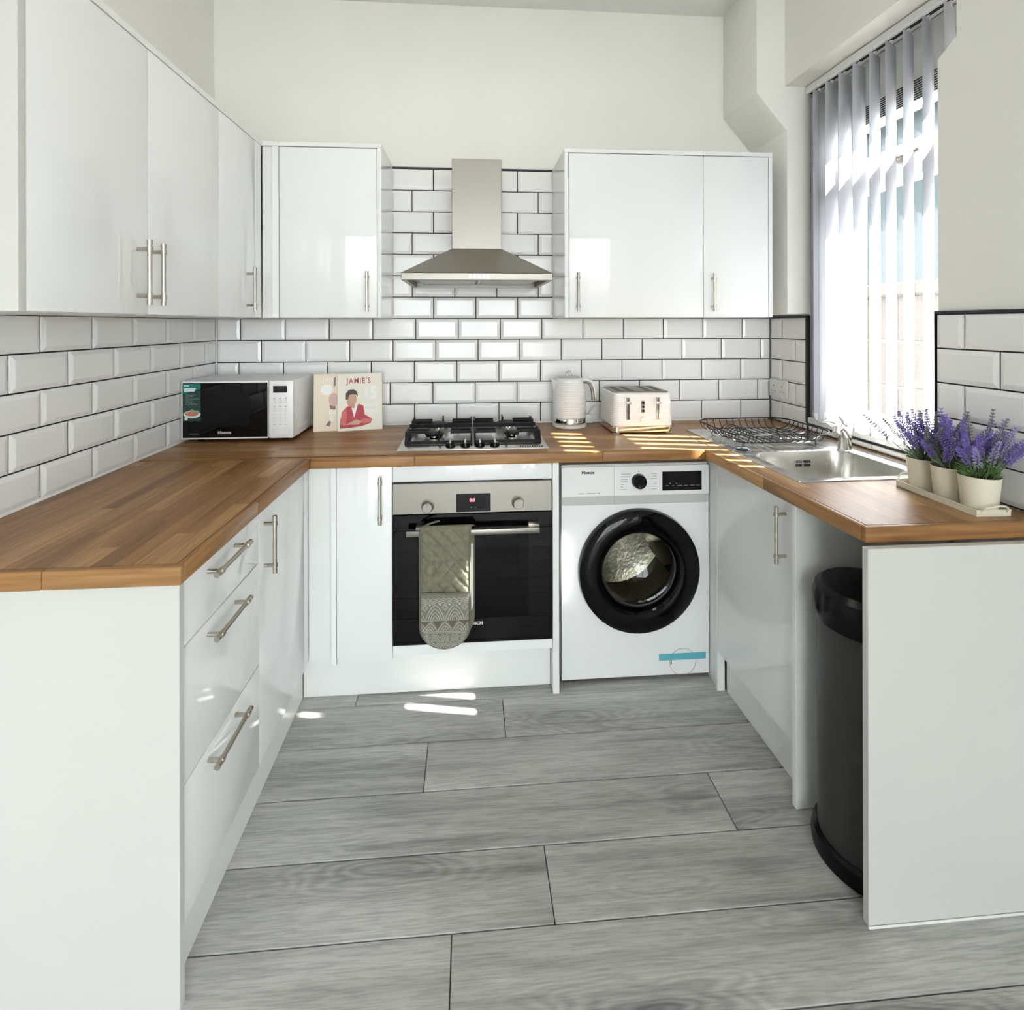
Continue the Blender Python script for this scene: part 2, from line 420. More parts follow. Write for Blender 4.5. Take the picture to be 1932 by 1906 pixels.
# back wall
wall_back = struct('wall_back')
bx('plaster', 'plaster', wall_back, -1.30, 1.80, YB + .0105, 2.72, 0, 2.93)
bx('grout', 'grout', wall_back, XLW, 1.512, YB + .0035, YB + .010, WT + .001, TILE_TOP)
bx('grout', 'grout', wall_back, -.3705, .4135, YB + .0035, YB + .010, TILE_TOP + .0002, ZT + 8 * TP)
xo = {1: -1.06457, 2: -.96977, 3: -1.07211, 4: -.3764, 5: -1.07211}
for k in range(-6, 1): xo[k] = -.37245 + (0 if k % 2 == 0 else TC / 2)
pb = lambda u, z: ((u, YB, z), 0.0)
tile_rows(wall_back, range(1, 6), XLW + .003, 1.510, xo, pb, WT + .003, 9)
tile_rows(wall_back, range(-6, 1), -.3705, .4135, xo, pb, 0, 9)
bx('edge_trim', 'black_trim', wall_back, -.3705, .4135, YB - .001, YB + .010, ZT + 8 * TP + .0003, ZT + 8 * TP + .0085)
# left wall
wall_left = struct('wall_left')
bx('plaster', 'plaster', wall_left, -1.30, XLW - .0105, .15, YB + .010, 0, 2.93)
bx('plaster', 'low_bounce_paint', wall_left, -1.30, XLW - .0105, -4.2, .1495, 0, 2.93)
bx('grout', 'grout', wall_left, XLW - .010, XLW - .0035, .70, YB + .003, WT + .001, TILE_TOP)
pl = lambda u, z: ((XLW, u, z), R(90))
yo = {k: 1.5555 + (0 if k % 2 else TC / 2) for k in range(1, 6)}
tile_rows(wall_left, range(1, 6), .702, YB - .003, yo, pl, WT + .003, 9)
bx('sealant', 'sealant', wall_left, XLW - .003, XLW + .0035, YB - .0035, YB + .003, WT + .004, TILE_TOP, b=.001)
MB().extr([(XLW - .002, .702, WT + .0005), (XLW + .005, .702, WT + .0005), (XLW - .002, .702, WT + .0075)], (0, YB - .704, 0)).build('sealant', 'sealant', wall_left)
MB().extr([(XLW + .006, YB + .002, WT + .0005), (XLW + .006, YB - .005, WT + .0005), (XLW + .006, YB + .002, WT + .0075)], (2.66, 0, 0)).build('sealant', 'sealant', wall_back)
# right wall: near wall, lintel, pier, boxed pillar with sloping foot, window apron
XN, XT, XF = 1.418, 1.408, 1.5115        # near plaster, near tile face, far tile face
JN, JF = 1.508, 2.283                    # near and far window jamb
wall_right = struct('wall_right')
m = MB()
PD0, PD1, PDZ = -2.90, -.80, 2.20           # glazed patio door added behind the camera to let in fill daylight
m.box(XN, 1.80, -4.2, PD0, 0, 2.448); m.box(XN, 1.80, PD1, 1.447, 0, 2.448); m.box(XN, 1.80, PD0, PD1, PDZ, 2.448)
m.extr([(XN, 1.447, 0), (XN, JN, 0), (XN, JN + .002, 2.19), (XN, 1.447, 2.228)], (1.80 - XN, 0, 0))
m.box(1.405, 1.80, -4.2, 2.272, 2.448, 2.93)
m.build('plaster', 'plaster', wall_right, smooth=0)
bx('plaster', 'plaster', wall_right, XF + .0105, 1.80, JN, JF, 0, .934)
bx('plaster', 'plaster', wall_right, XF + .0105, 1.80, JF, YB + .010, 0, 2.93)
m = MB(); m.extr([(1.415, 2.272, 1.432), (XF + .0100, 2.272, 1.432), (XF + .0100, 2.272, 2.93), (1.275, 2.272, 2.93), (1.275, 2.272, 2.415), (1.415, 2.272, 2.25)], (0, YB + .0095 - 2.272, 0), b=.004, seg=2)
m.build('boxed_pillar', 'plaster', wall_right)
pr = lambda u, z: ((XF, -u, z), R(-90))
bx('grout', 'grout', wall_right, XF + .0035, XF + .010, JF, YB - .0005, WT + .001, TILE_TOP)
yr = {k: -(2.474 if k % 2 else 2.369) for k in range(1, 6)}
tile_rows(wall_right, range(1, 6), -(YB - .004), -(JF + .004), yr, pr, WT + .003, 9)
bx('edge_trim', 'black_trim', wall_right, XF - .004, XF + .010, JF - .012, JF + .0035, .945, TILE_TOP + .008)
bx('edge_trim', 'black_trim', wall_right, XF - .004, XF + .010, JF + .0036, YB - .001, TILE_TOP + .0003, TILE_TOP + .008)
bx('grout', 'grout', wall_right, XF + .0035, XF + .010, JN + .001, JF - .001, WT + .001, .936)
tile_rows(wall_right, [5], -(JF - .012), -(JN + .002), {5: -2.30}, pr, WT + .003, .937)
bx('edge_trim', 'black_trim', wall_right, XF - .004, XF + .010, JN + .001, JF - .0125, .9375, .9445)
pn = lambda u, z: ((XT, -u, z), R(-90))
bx('grout', 'grout', wall_right, XT + .0035, XN - .0002, .5, JN - .001, WT + .001, TILE_TOP)
yn = {k: -(1.415 if k % 2 else 1.3135) for k in range(1, 6)}
tile_rows(wall_right, range(1, 6), -(JN - .002), -.502, yn, pn, WT + .003, 9)
bx('edge_trim', 'black_trim', wall_right, XT - .003, XN - .0002, .5, JN + .001, TILE_TOP + .0003, TILE_TOP + .0095)
bx('edge_trim', 'black_trim', wall_right, XT - .002, XN + .002, JN + .0012, JN + .0045, WT + .02, TILE_TOP + .0095)

wall_rear = struct('wall_rear'); RD0, RD1, RDZ = -1.15, 1.38, 2.72            # wide glazed opening added in the unseen rear wall for soft fill
for a in ((-1.30, RD0, 0, 2.93), (RD1, 1.80, 0, 2.93), (RD0, RD1, RDZ, 2.93)): bx('plaster', 'low_bounce_paint', wall_rear, a[0], a[1], -4.32, -4.2005, a[2], a[3])

# ------------------------------------------------------------------ window
win = struct('window_1'); FX0, FX1 = 1.600, 1.660
m = MB()
m.box(FX0, FX1, JN + .006, JN + .056, .972, 2.446, b=.004)
m.box(FX0, FX1, JF - .150, JF - .002, .972, 2.446, b=.004)  # far jamb widened to block a stray sun patch on the cabinet
m.box(FX0, FX1, JN + .057, JF - .151, 2.245, 2.446, b=.004)
m.box(FX0, FX1, JN + .057, JF - .151, .972, 1.028, b=.004)
m.build('window_frame', 'upvc', win)
bx('transom', 'upvc', win, FX0 - .006, FX1, JN + .057, JF - .151, 1.918, 2.040, b=.005)
m = MB()
for a in ((JN + .057, JN + .079, 2.041, 2.244), (JF - .173, JF - .151, 2.041, 2.244), (JN + .08, JF - .174, 2.041, 2.062), (JN + .08, JF - .174, 2.222, 2.244)):
    m.box(FX0 + .012, FX1 - .006, *a, b=.003)
m.build('sash', 'upvc', win)
bx('pane', 'window_glass', win, 1.627, 1.633, JN + .080, JF - .174, 2.0625, 2.2215)
bx('pane', 'window_glass', win, 1.627, 1.633, JN + .0575, JF - .1515, 1.0285, 1.9175)
m = MB(); m.box(FX0 - .018, FX0 - .0005, JN + .12, JF - .19, 2.178, 2.262, b=.004)
vent = m.build('trickle_vent', 'upvc', win)
for i in range(9):
    bx('vent_slot', 'black_matt', vent, FX0 - .0195, FX0 - .0178, JN + .14, JF - .21, 2.184 + i * .0083, 2.1885 + i * .0083)
m = MB(); m.box(FX0 - .030, FX0 - .0065, 1.845, 1.875, 1.985, 2.015, b=.004); m.box(FX0 - .046, FX0 - .031, 1.74, 1.872, 1.992, 2.008, b=.005)
m.build('window_handle', 'nickel', win)
bx('window_sill', 'upvc', win, XF - .006, 1.665, JN + .005, JF - .013, .9455, .9715, b=.003)

dor = struct('fill_door_1')  # unseen patio door, added as a source of fill daylight
m = MB()
for a in ((PD0 + .002, PD0 + .07, .002, PDZ - .002), (PD1 - .07, PD1 - .002, .002, PDZ - .002), ((PD0 + PD1) / 2 - .05, (PD0 + PD1) / 2 + .05, .071, PDZ - .071), (PD0 + .0705, PD1 - .0705, .002, .07), (PD0 + .0705, PD1 - .0705, PDZ - .07, PDZ - .002)):
    m.box(1.60, 1.66, *a, b=.004)
m.build('door_frame', 'upvc', dor)
for a, c in ((PD0 + .0705, (PD0 + PD1) / 2 - .0505), ((PD0 + PD1) / 2 + .0505, PD1 - .0705)): bx('pane', 'window_glass', dor, 1.627, 1.633, a, c, .0715, PDZ - .0715)
dor2 = struct('fill_door_2'); m = MB()  # added rear glazing, out of view, sized for soft frontal fill
for a in ((RD0 + .002, RD0 + .06, .002, RDZ - .002), (RD1 - .06, RD1 - .002, .002, RDZ - .002), ((RD0 + RD1) / 2 - .05, (RD0 + RD1) / 2 + .05, .061, RDZ - .061), (RD0 + .0605, RD1 - .0605, .002, .06), (RD0 + .0605, RD1 - .0605, RDZ - .06, RDZ - .002)):
    m.box(a[0], a[1], -4.29, -4.24, a[2], a[3], b=.004)
m.build('door_frame', 'upvc', dor2)
for a, c in ((RD0 + .0605, (RD0 + RD1) / 2 - .0505), ((RD0 + RD1) / 2 + .0505, RD1 - .0605)): bx('pane', 'window_glass', dor2, a, c, -4.268, -4.262, .0615, RDZ - .0615)
# outside
ground = tag(bx('patio_ground', 'patio', None, -14, 14, -16, 14, -.30, -.20), kind='structure')
cn = thing('patio_sun_block', 'unseen canopy added to keep direct sun off the patio door', 'canopy', (2.9, -1.6, -.20))  # added roof, out of view, stops sun entering the patio door
bx('roof_sheet', 'upvc', cn, 1.81, 4.05, -4.1, -.55, 2.46, 2.50)
for y in (-4.0, -.7): bx('post', 'garden_block', cn, 3.90, 4.0, y - .05, y + .05, -.1995, 2.459, b=.005)
gw = thing('garden_wall', 'beige block garden wall seen through the vertical blind', 'wall', (2.8, 3.2, -.20))
bx('mortar_core', 'mortar', gw, 2.805, 2.945, .8, 6.6, -.199, 1.565)
for r_ in range(6):
    z0 = 1.565 - .30 * (r_ + 1); off = 0 if r_ % 2 else .22
    for i in range(13):
        y0 = .8 + i * .45 - off; y1 = y0 + .44
        y0 = max(y0, .8); y1 = min(y1, 6.6)
        if y1 - y0 < .05: continue
        d = rnd.uniform(0, .006); bx('block', 'garden_block', gw, 2.80 - d, 2.95, y0, y1, max(z0 + .012, -.199), z0 + .30, b=.006)
for i in range(10):
    bx('coping_stone', 'garden_block', gw, 2.76, 2.99, .8 + i * .58, .8 + i * .58 + .574, 1.5655, 1.655, b=.012)
nh = thing('neighbour_house', 'pale teal rendered house wall beyond the block garden wall', 'building', (7.0, 5.0, -.20))
bx('wall', 'render_teal', nh, 6.5, 9.0, .5, 14, -.20, 4.55)
MB().extr([(6.25, .3, 4.56), (9.3, .3, 4.56), (7.8, .3, 5.6)], (0, 13.8, 0)).build('roof', 'slate', nh)
bx('gutter', 'upvc', nh, 6.26, 6.40, .3, 14.1, 4.42, 4.53, b=.02)

# ------------------------------------------------------------------ vertical blind
bl = thing('vertical_blind', 'white vertical blind of slim fabric vanes hanging in the window', 'blind', (1.53, 1.90, .96))
m = MB(); m.box(1.497, 1.540, 1.462, 2.269, 2.412, 2.445, b=.004); m.build('headrail', 'upvc', bl)
bx('rail_slot', 'black_matt', bl, 1.511, 1.526, 1.47, 2.26, 2.4105, 2.4117)
vane_y = [1.495, 1.574, 1.653, 1.7325, 1.810, 1.886, 1.966, 2.045, 2.124, 2.203, 2.236]
for i, yc in enumerate(vane_y):
    a = R(62 + rnd.uniform(-1.5, 1.5)) if i < 6 else R(66 + rnd.uniform(-1, 1))
    if i == len(vane_y) - 1: a = R(14)
    hw = .0445; dx, dy = math.sin(a) * hw, math.cos(a) * hw; nx, ny = dy / hw, -dx / hw
    z1, z0 = 2.398, .972; m = MB(); rings = []
    for z in (z0, z1):
        f = []; b_ = []
        for k in range(7):
            s = -1 + 2 * k / 6; bow = .004 * (1 - s * s)
            p = Vector((1.5185 + dx * s + nx * bow, yc + dy * s + ny * bow, z)); f.append(p + Vector((nx, ny, 0)) * .0004); b_.append(p - Vector((nx, ny, 0)) * .0004)
        rings.append(f + b_[::-1])
    m.loft(rings); v = m.build('vane', 'vane_fabric', bl)
    m = MB(); m.box(1.514, 1.523, yc - .006, yc + .006, 2.392, 2.4115, b=.002); m.build('hook', 'upvc', v)
    m = MB(); m.extr([(1.5185 - dx * .96 + nx * .001, yc - dy * .96 + ny * .001, .974), (1.5185 + dx * .96 + nx * .001, yc + dy * .96 + ny * .001, .974),
                     (1.5185 + dx * .96 + nx * .001, yc + dy * .96 + ny * .001, 1.004), (1.5185 - dx * .96 + nx * .001, yc - dy * .96 + ny * .001, 1.004)], (nx * .0022, ny * .0022, 0)); m.build('weight', 'upvc', v)
    if i < len(vane_y) - 1:
        q = [(1.5185 - dx * .9, yc - dy * .9 + (vane_y[i + 1] - yc) * t, .982 - .016 * math.sin(math.pi * t)) for t in [k / 6 for k in range(7)]]
        m = MB(); m.tube(q, .0011, 5); m.ball((1.5185 - dx * .95, yc - dy * .95 - .002, .982), .0045, 8, 5, 2.2); m.build('chain', 'silver_plastic', v)

# ------------------------------------------------------------------ wall cabinets
ZU0, ZU1 = 1.418, 2.141
UG = 'white wall cabinets'
def door(parent, m, box, hc=None, ax=None, out=None, name='door', b=.0015, L=.165):
    d = MB().box(*box, b=b, seg=2).build(name, m, parent)
    if hc: handle(d, hc, ax, out, L)
    return d
XD = -.845
c1 = thing('wall_cabinet', 'wide two-door gloss white wall cabinet with handles side by side', 'cabinet', (-1.0, 1.475, ZU0), UG)
bx('carcass', 'carcass_white', c1, XLW - .008, XD - .0195, 1.0865, 1.8735, ZU0, ZU1 - .019)
bx('end_panel', 'panel_shaded', c1, XLW - .008, XD, 1.068, 1.0858, ZU0, ZU1 - .0185, b=.001)
bx('top_panel', 'panel_white', c1, XLW - .008, XD, 1.068, 1.8742, ZU1 - .018, ZU1, b=.001)
door(c1, 'gloss_white', (XD - .019, XD, 1.0880, 1.4738, ZU0 + .001, ZU1 - .0215), (XD, 1.430, 1.526), (0, 0, 1), (1, 0, 0))
door(c1, 'gloss_white', (XD - .019, XD, 1.4765, 1.8735, ZU0 + .001, ZU1 - .0215), (XD, 1.492, 1.526), (0, 0, 1), (1, 0, 0))
c2 = thing('wall_cabinet', 'narrow single-door wall cabinet beside the inner corner over the microwave', 'cabinet', (-1.0, 2.05, ZU0), UG)
bx('carcass', 'carcass_white', c2, XLW - .008, XD - .0195, 1.8755, YB - .335, ZU0, ZU1 - .019)
bx('top_panel', 'panel_white', c2, XLW - .008, XD, 1.8748, YB + .009, ZU1 - .018, ZU1, b=.001)
door(c2, 'gloss_white', (XD - .019, XD, 1.8762, 2.1790, ZU0 + .001, ZU1 - .0215), (XD, 2.103, 1.526), (0, 0, 1), (1, 0, 0))
bx('corner_post', 'gloss_white', c2, XD - .019, XD, 2.1812, 2.2415, ZU0 + .001, ZU1 - .0195, b=.001)
YD = 2.2435
c3 = thing('wall_cabinet', 'single-door wall cabinet left of the steel cooker hood', 'cabinet', (-.58, 2.42, ZU0), UG)
bx('carcass', 'carcass_white', c3, XD + .001, -.3795, YD + .0195, YB + .002, ZU0, ZU1 - .019)
bx('corner_post', 'panel_white', c3, XD + .0015, -.804, YD + .010, YD + .0190, ZU0 + .001, ZU1 - .0195)
bx('corner_post', 'gloss_white', c3, -.8025, -.7765, YD, YD + .0190, ZU0 + .001, ZU1 - .0195, b=.001)
bx('top_panel', 'panel_white', c3, XD + .001, -.362, YD, YB + .002, ZU1 - .018, ZU1, b=.001)
bx('end_panel', 'gloss_white', c3, -.3788, -.362, YD, YB - .0045, ZU0, ZU1 - .0185, b=.001)
door(c3, 'gloss_white', (-.7740, -.3812, YD, YD + .0190, ZU0 + .001, ZU1 - .0215), (-.4165, YD, 1.526), (0, 0, 1), (0, -1, 0))
c4 = thing('wall_cabinet', 'wide single-door wall cabinet right of the steel cooker hood', 'cabinet', (.71, 2.42, ZU0), UG)
bx('carcass', 'carcass_white', c4, .4245, 1.0155, YD + .0195, YB + .002, ZU0, ZU1 - .019)
bx('end_panel', 'gloss_white', c4, .4065, .4238, YD, YB - .0045, ZU0, ZU1 - .0185, b=.001)
bx('top_panel', 'panel_white', c4, .4065, 1.0158, YD, YB + .002, ZU1 - .018, ZU1, b=.001)
door(c4, 'gloss_white', (.4265, 1.0148, YD, YD + .0190, ZU0 + .001, ZU1 - .0215), (.4600, YD, 1.526), (0, 0, 1), (0, -1, 0))
c5 = thing('wall_cabinet', 'slim wall cabinet next to the window pillar over the dish rack', 'cabinet', (1.17, 2.42, ZU0), UG)
bx('carcass', 'carcass_white', c5, 1.0165, 1.3115, YD + .0195, YB + .002, ZU0, ZU1 - .019)
bx('top_panel', 'panel_white', c5, 1.0164, 1.330, YD, YB + .002, ZU1 - .018, ZU1, b=.001)
bx('end_panel', 'panel_white', c5, 1.3125, 1.330, YD, YB + .002, ZU0, ZU1 - .0185, b=.001)
door(c5, 'gloss_white', (1.0178, 1.3102, YD, YD + .0190, ZU0 + .001, ZU1 - .0215), (1.0530, YD, 1.526), (0, 0, 1), (0, -1, 0))

# ------------------------------------------------------------------ base cabinets
XB = -.590; ZB0, ZB1 = .152, .868; BG = 'white base cabinets'
b1 = thing('base_cabinet', 'gloss white three-drawer base cabinet with bar handles', 'cabinet', (-.88, 1.34, 0), BG)
bx('carcass', 'carcass_white', b1, XLW - .008, XB - .0195, 1.1445, 1.5455, ZB0, .8705)
for z0, z1, hz in ((.7255, ZB1, .835), (.4395, .7215, .692), (ZB0, .4355, .408)):
    door(b1, 'gloss_white', (XB - .019, XB, 1.1450, 1.5445, z0, z1), (XB, 1.321, hz), (0, 1, 0), (1, 0, 0), 'drawer_front', L=.185)
b2 = thing('base_cabinet', 'gloss white one-door base cabinet between the drawers and inner corner', 'cabinet', (-.88, 1.75, 0), BG)
bx('carcass', 'carcass_white', b2, XLW - .008, XB - .0195, 1.5460, 2.0045, ZB0, .8705)
door(b2, 'gloss_white', (XB - .019, XB, 1.5475, 1.9530, ZB0, ZB1), (XB, 1.583, .758), (0, 0, 1), (1, 0, 0))
bx('corner_post', 'gloss_white', b2, XB - .019, XB, 1.9555, 2.0040, ZB0, ZB1, b=.001)
tag(bx('end_panel', 'panel_shaded', None, XLW - .008, XB + .004, 1.1250, 1.1440, 0, .8715, b=.001), 'big white end panel under the near end of the long wooden worktop by drawers', 'panel')
tag(bx('plinth', 'panel_white', None, -.636, -.620, 1.1445, 2.036, .0005, .149, b=.001), 'white plinth running under the drawer cabinet', 'plinth')
YO = 1.985
b3 = thing('base_cabinet', 'narrow gloss white base cabinet left of the oven', 'cabinet', (-.43, 2.28, 0), BG)
bx('carcass', 'carcass_white', b3, XB - .018, -.2835, 2.0245, YB - .002, ZB0, .8705)
bx('corner_post', 'panel_white', b3, XB + .001, -.5055, 2.0055, 2.0240, ZB0, ZB1)
bx('corner_post', 'gloss_white', b3, -.5042, -.4860, YO, 2.0240, ZB0 - .006, ZB1, b=.001)
door(b3, 'gloss_white', (-.4840, -.2845, YO, 2.0040, ZB0, ZB1), (-.3235, YO, .751), (0, 0, 1), (0, -1, 0), L=.172)
b4 = thing('oven_housing', 'gloss white fascia and rail framing the built-in oven', 'cabinet', (.01, 2.30, 0))
m = MB(); m.box(-.2825, -.2665, 2.026, YB - .002, .150, .8705); m.box(.2945, .3105, 2.026, YB - .002, .150, .8705); m.box(-.266, .294, 2.026, YB - .002, .150, .168); m.build('carcass', 'carcass_white', b4)
bx('fascia', 'gloss_white', b4, -.2820, .3090, YO, 2.0040, .8095, ZB1, b=.0015, seg=2)
bx('rail', 'gloss_white', b4, -.2820, .3090, YO, 2.0040, .172, .2065, b=.001)
tag(bx('plinth', 'panel_white', None, -.6185, .3095, 2.037, 2.053, .0005, .148, b=.001), 'white plinth running under the oven', 'plinth')
tag(bx('end_panel', 'panel_white', None, .3115, .3355, 1.983, YB - .002, 0, .8715, b=.001), 'thin white upright panel between the oven and washing machine', 'panel')

# right run, slightly out of square
def xr(x, y): return x + (1.948 - y) * .0305
b5 = thing('sink_cabinet', 'gloss white one-door base cabinet under the sink', 'cabinet', (1.2, 1.70, 0), BG)
MB().prism([(xr(.9345, 1.968) + .0205, 1.968), (xr(.9345, 1.476) + .0205, 1.476), (1.404, 1.476), (1.404, 1.968)], ZB0, .72).build('carcass', 'carcass_white', b5)
dd = MB().prism([(xr(.9345, 1.946), 1.946), (xr(.9345, 1.4765), 1.4765), (xr(.9345, 1.4765) + .019, 1.4765), (xr(.9345, 1.946) + .019, 1.946)], ZB0, ZB1, b=.0012).build('door', 'gloss_white', b5)
handle(dd, (xr(.9345, 1.532), 1.532, .756), (0, 0, 1), (-1, -.03, 0), L=.172)
bx('corner_post', 'panel_white', b5, .9335, .9625, 1.9480, 1.9670, .0005, ZB1, b=.001)
bx('side_panel', 'panel_white', b5, .9420, .9580, 1.9690, 2.45, .0005, .8705)
tag(MB().prism([(.9685, 1.9465), (.9815, 1.4775), (.9975, 1.4775), (.9845, 1.9465)], .0005, .149, b=.001).build('plinth', 'panel_white', None), 'white plinth running under the sink cabinet', 'plinth')
tag(bx('end_panel', 'panel_white', None, .9300, 1.4060, 1.4570, 1.4755, 0, .8715, b=.001), 'white panel closing the sink cabinet behind the black bin', 'panel')
tag(bx('end_panel', 'panel_shaded', None, .9135, 1.4060, 1.1580, 1.1765, 0, .8715, b=.001), 'big white end panel under the worktop with the lavender pots', 'panel')
tag(bx('sealant_bead', 'sealant', None, .9110, 1.4060, 1.1535, 1.1577, 0.0003, .006, b=.0015), 'white sealant line along the foot of the lavender end panel', 'sealant')

# ------------------------------------------------------------------ worktops of glued staves
def staves(root, axis, poly, hole, w, seed, z0=WT - .038, z1=WT):
    rr = random.Random(seed); xs = [p[0] for p in poly]; ys = [p[1] for p in poly]
    lo, hi = ((min(xs), max(xs)) if axis == 'y' else (min(ys), max(ys))); l0, l1 = ((min(ys), max(ys)) if axis == 'y' else (min(xs), max(xs)))
    a = lo
    while a < hi - 1e-4:
        b_ = min(a + w, hi); p = l0 - rr.uniform(0, .35)
        while p < l1:
            L = rr.uniform(.28, .62); q = p + L
            rects = [(a, b_, max(p, l0), min(q, l1))]
            if axis == 'x': rects = [(r[2], r[3], r[0], r[1]) for r in rects]
            if hole:
                out = []
                for x0, x1, y0, y1 in rects:
                    hx0, hx1, hy0, hy1 = hole
                    if x1 <= hx0 or x0 >= hx1 or y1 <= hy0 or y0 >= hy1: out.append((x0, x1, y0, y1)); continue
                    if y0 < hy0: out.append((x0, x1, y0, hy0))
                    if y1 > hy1: out.append((x0, x1, hy1, y1))
                    yy0, yy1 = max(y0, hy0), min(y1, hy1)
                    if x0 < hx0: out.append((x0, hx0, yy0, yy1))
                    if x1 > hx1: out.append((hx1, x1, yy0, yy1))
                rects = out
            for x0, x1, y0, y1 in rects:
                if x1 - x0 < .002 or y1 - y0 < .002: continue
                pg = [(x0, y0), (x1, y0), (x1, y1), (x0, y1)]
                for i in range(len(poly)):
                    A = Vector(poly[i]); B = Vector(poly[(i + 1) % len(poly)]); d = B - A
                    pg = clip(pg, tuple(A), (-d.y, d.x))
                    if len(pg) < 3: break
                if len(pg) < 3: continue
                area = abs(sum(pg[i][0] * pg[(i + 1) % len(pg)][1] - pg[(i + 1) % len(pg)][0] * pg[i][1] for i in range(len(pg)))) / 2
                if area < 2e-5: continue
                MB().prism(pg, z0, z1).build('stave', 'wood_' + axis, root, smooth=0)
            p = q
        a = b_
def nosing(root, axis, pts):
    MB().prism(pts, WT - .038, WT, b=.0035, seg=3, only=lambda e: abs(e.verts[0].co.z - e.verts[1].co.z) < 1e-4 or True).build('edge_strip', 'wood_' + axis, root)
wl = thing('worktop', 'long wooden block worktop over the drawers with the microwave at its end', 'worktop', (-.87, 1.53, WT), 'wooden worktops')
staves(wl, 'y', [(-1.1705, 1.1235), (-.5895, 1.1235), (-.5895, 1.9565), (-1.1705, 1.9565)], None, .0415, 3)
nosing(wl, 'x', [(-1.1705, 1.107), (-.835, 1.107), (-.835, 1.1233), (-1.1705, 1.1233)])
nosing(wl, 'x', [(-.8348, 1.107), (-.5735, 1.107), (-.5735, 1.1233), (-.8348, 1.1233)])
nosing(wl, 'y', [(-.5893, 1.1235), (-.5735, 1.1235), (-.5735, 1.50), (-.5893, 1.50)])
nosing(wl, 'y', [(-.5893, 1.5002), (-.5735, 1.5002), (-.5700, 1.9560), (-.5893, 1.9560)])
wb = thing('worktop', 'wooden block worktop along the back under the hob and toaster', 'worktop', (.17, 2.27, WT), 'wooden worktops')
staves(wb, 'x', [(-1.1705, 1.9745), (.90, 1.9895), (1.5095, 1.9895), (1.5095, 2.5715), (-1.1705, 2.5715)], None, .0415, 5)
MB().prism([(-1.1705, 1.9570), (-.5703, 1.9570), (-.5703, 1.9740), (-1.1705, 1.9740)], WT - .038, WT).build('stave', 'wood_x', wb, smooth=0)
nosing(wb, 'x', [(-.570, 1.9572), (-.20, 1.9610), (-.20, 1.9780), (-.570, 1.9742)])
nosing(wb, 'x', [(-.1998, 1.9610), (.50, 1.9682), (.50, 1.9852), (-.1998, 1.9780)])
nosing(wb, 'x', [(.5002, 1.9682), (.8985, 1.9722), (.8985, 1.9892), (.5002, 1.9852)])
MB().prism([(.8988, 1.9722), (1.5095, 1.9722), (1.5095, 1.9892), (.8988, 1.9892)], WT - .038, WT).build('stave', 'wood_x', wb, smooth=0)
wr = thing('worktop', 'wooden block worktop beside the window holding sink and lavender pots', 'worktop', (1.2, 1.58, WT), 'wooden worktops')
xi = lambda y: .8990 + (1.972 - y) * .0407
SH = (1.010, 1.460, 1.552, 1.925)
staves(wr, 'y', [(xi(1.9715) + .0165, 1.9715), (xi(1.2035) + .0165, 1.2035), (1.4055, 1.2035), (1.4055, 1.5065), (1.4055, 1.9715)], SH, .0415, 11)
staves(wr, 'y', [(1.4057, 1.5095), (1.5095, 1.5095), (1.5095, 1.9715), (1.4057, 1.9715)], SH, .0415, 12)
nosing(wr, 'y', [(xi(1.9715), 1.9715), (xi(1.60), 1.60), (xi(1.60) + .0163, 1.60), (xi(1.9715) + .0163, 1.9715)])
nosing(wr, 'y', [(xi(1.5998), 1.5998), (xi(1.2035), 1.2035), (xi(1.2035) + .0163, 1.2035), (xi(1.5998) + .0163, 1.5998)])
nosing(wr, 'x', [(xi(1.187), 1.187), (1.4055, 1.187), (1.4055, 1.2033), (xi(1.187), 1.2033)])

# ------------------------------------------------------------------ cooker hood
h = thing('cooker_hood', 'stainless steel chimney cooker hood above the hob', 'cooker hood', (.035, 2.45, 1.564))
HX0, HX1, HY0, HY1 = -.264, .331, 2.100, YB - .0045
bx('chimney', 'steel', h, -.0735, .1425, 2.330, HY1, 1.7185, 2.112, b=.0015)
m = MB(); m.loft([[(HX0, HY0, 1.5935), (HX1, HY0, 1.5935), (HX1, HY1, 1.5935), (HX0, HY1, 1.5935)], [(-.0760, 2.327, 1.718), (.1450, 2.327, 1.718), (.1450, HY1, 1.718), (-.0760, HY1, 1.718)]])
m.build('canopy', 'steel', h, smooth=0)
m = MB(); t = .018
m.box(HX0, HX1, HY0, HY0 + .02, 1.564, 1.593, b=.002); m.box(HX0, HX0 + t, HY0 + .0205, HY1, 1.564, 1.593); m.box(HX1 - t, HX1, HY0 + .0205, HY1, 1.564, 1.593); m.box(HX0 + t, HX1 - t, HY1 - t, HY1, 1.564, 1.593); m.box(HX0 + t, HX1 - t, HY0 + .0205, HY1 - t, 1.588, 1.593)
lip = m.build('lip', 'steel', h)
for i in range(5):
    m = MB(); m.box(-.0005 + i * .0175, .0105 + i * .0175, HY0 - .0025, HY0 - .0002, 1.5715, 1.5865, b=.001); m.build('button', 'chrome', lip)
for x0, x1 in ((HX0 + .05, .0285), (.0385, HX1 - .05)):
    f = bx('filter', 'silver_plastic', h, x0, x1, HY0 + .09, HY1 - .05, 1.577, 1.5875)
    m = MB(); m.box(x0 + .004, x1 - .004, HY1 - .066, HY1 - .052, 1.5755, 1.5768); m.box(x0 + .002, x0 + .008, HY0 + .10, HY1 - .066, 1.5755, 1.5768); m.build('film_edge', 'blue_film', f)
for x in (-.14, .205):
    m = MB(); m.lathe([(.026, 0), (.022, .006)], (x, HY0 + .055, 1.577), (0, 0, 1), 18); m.build('lamp', 'white_plastic', h)

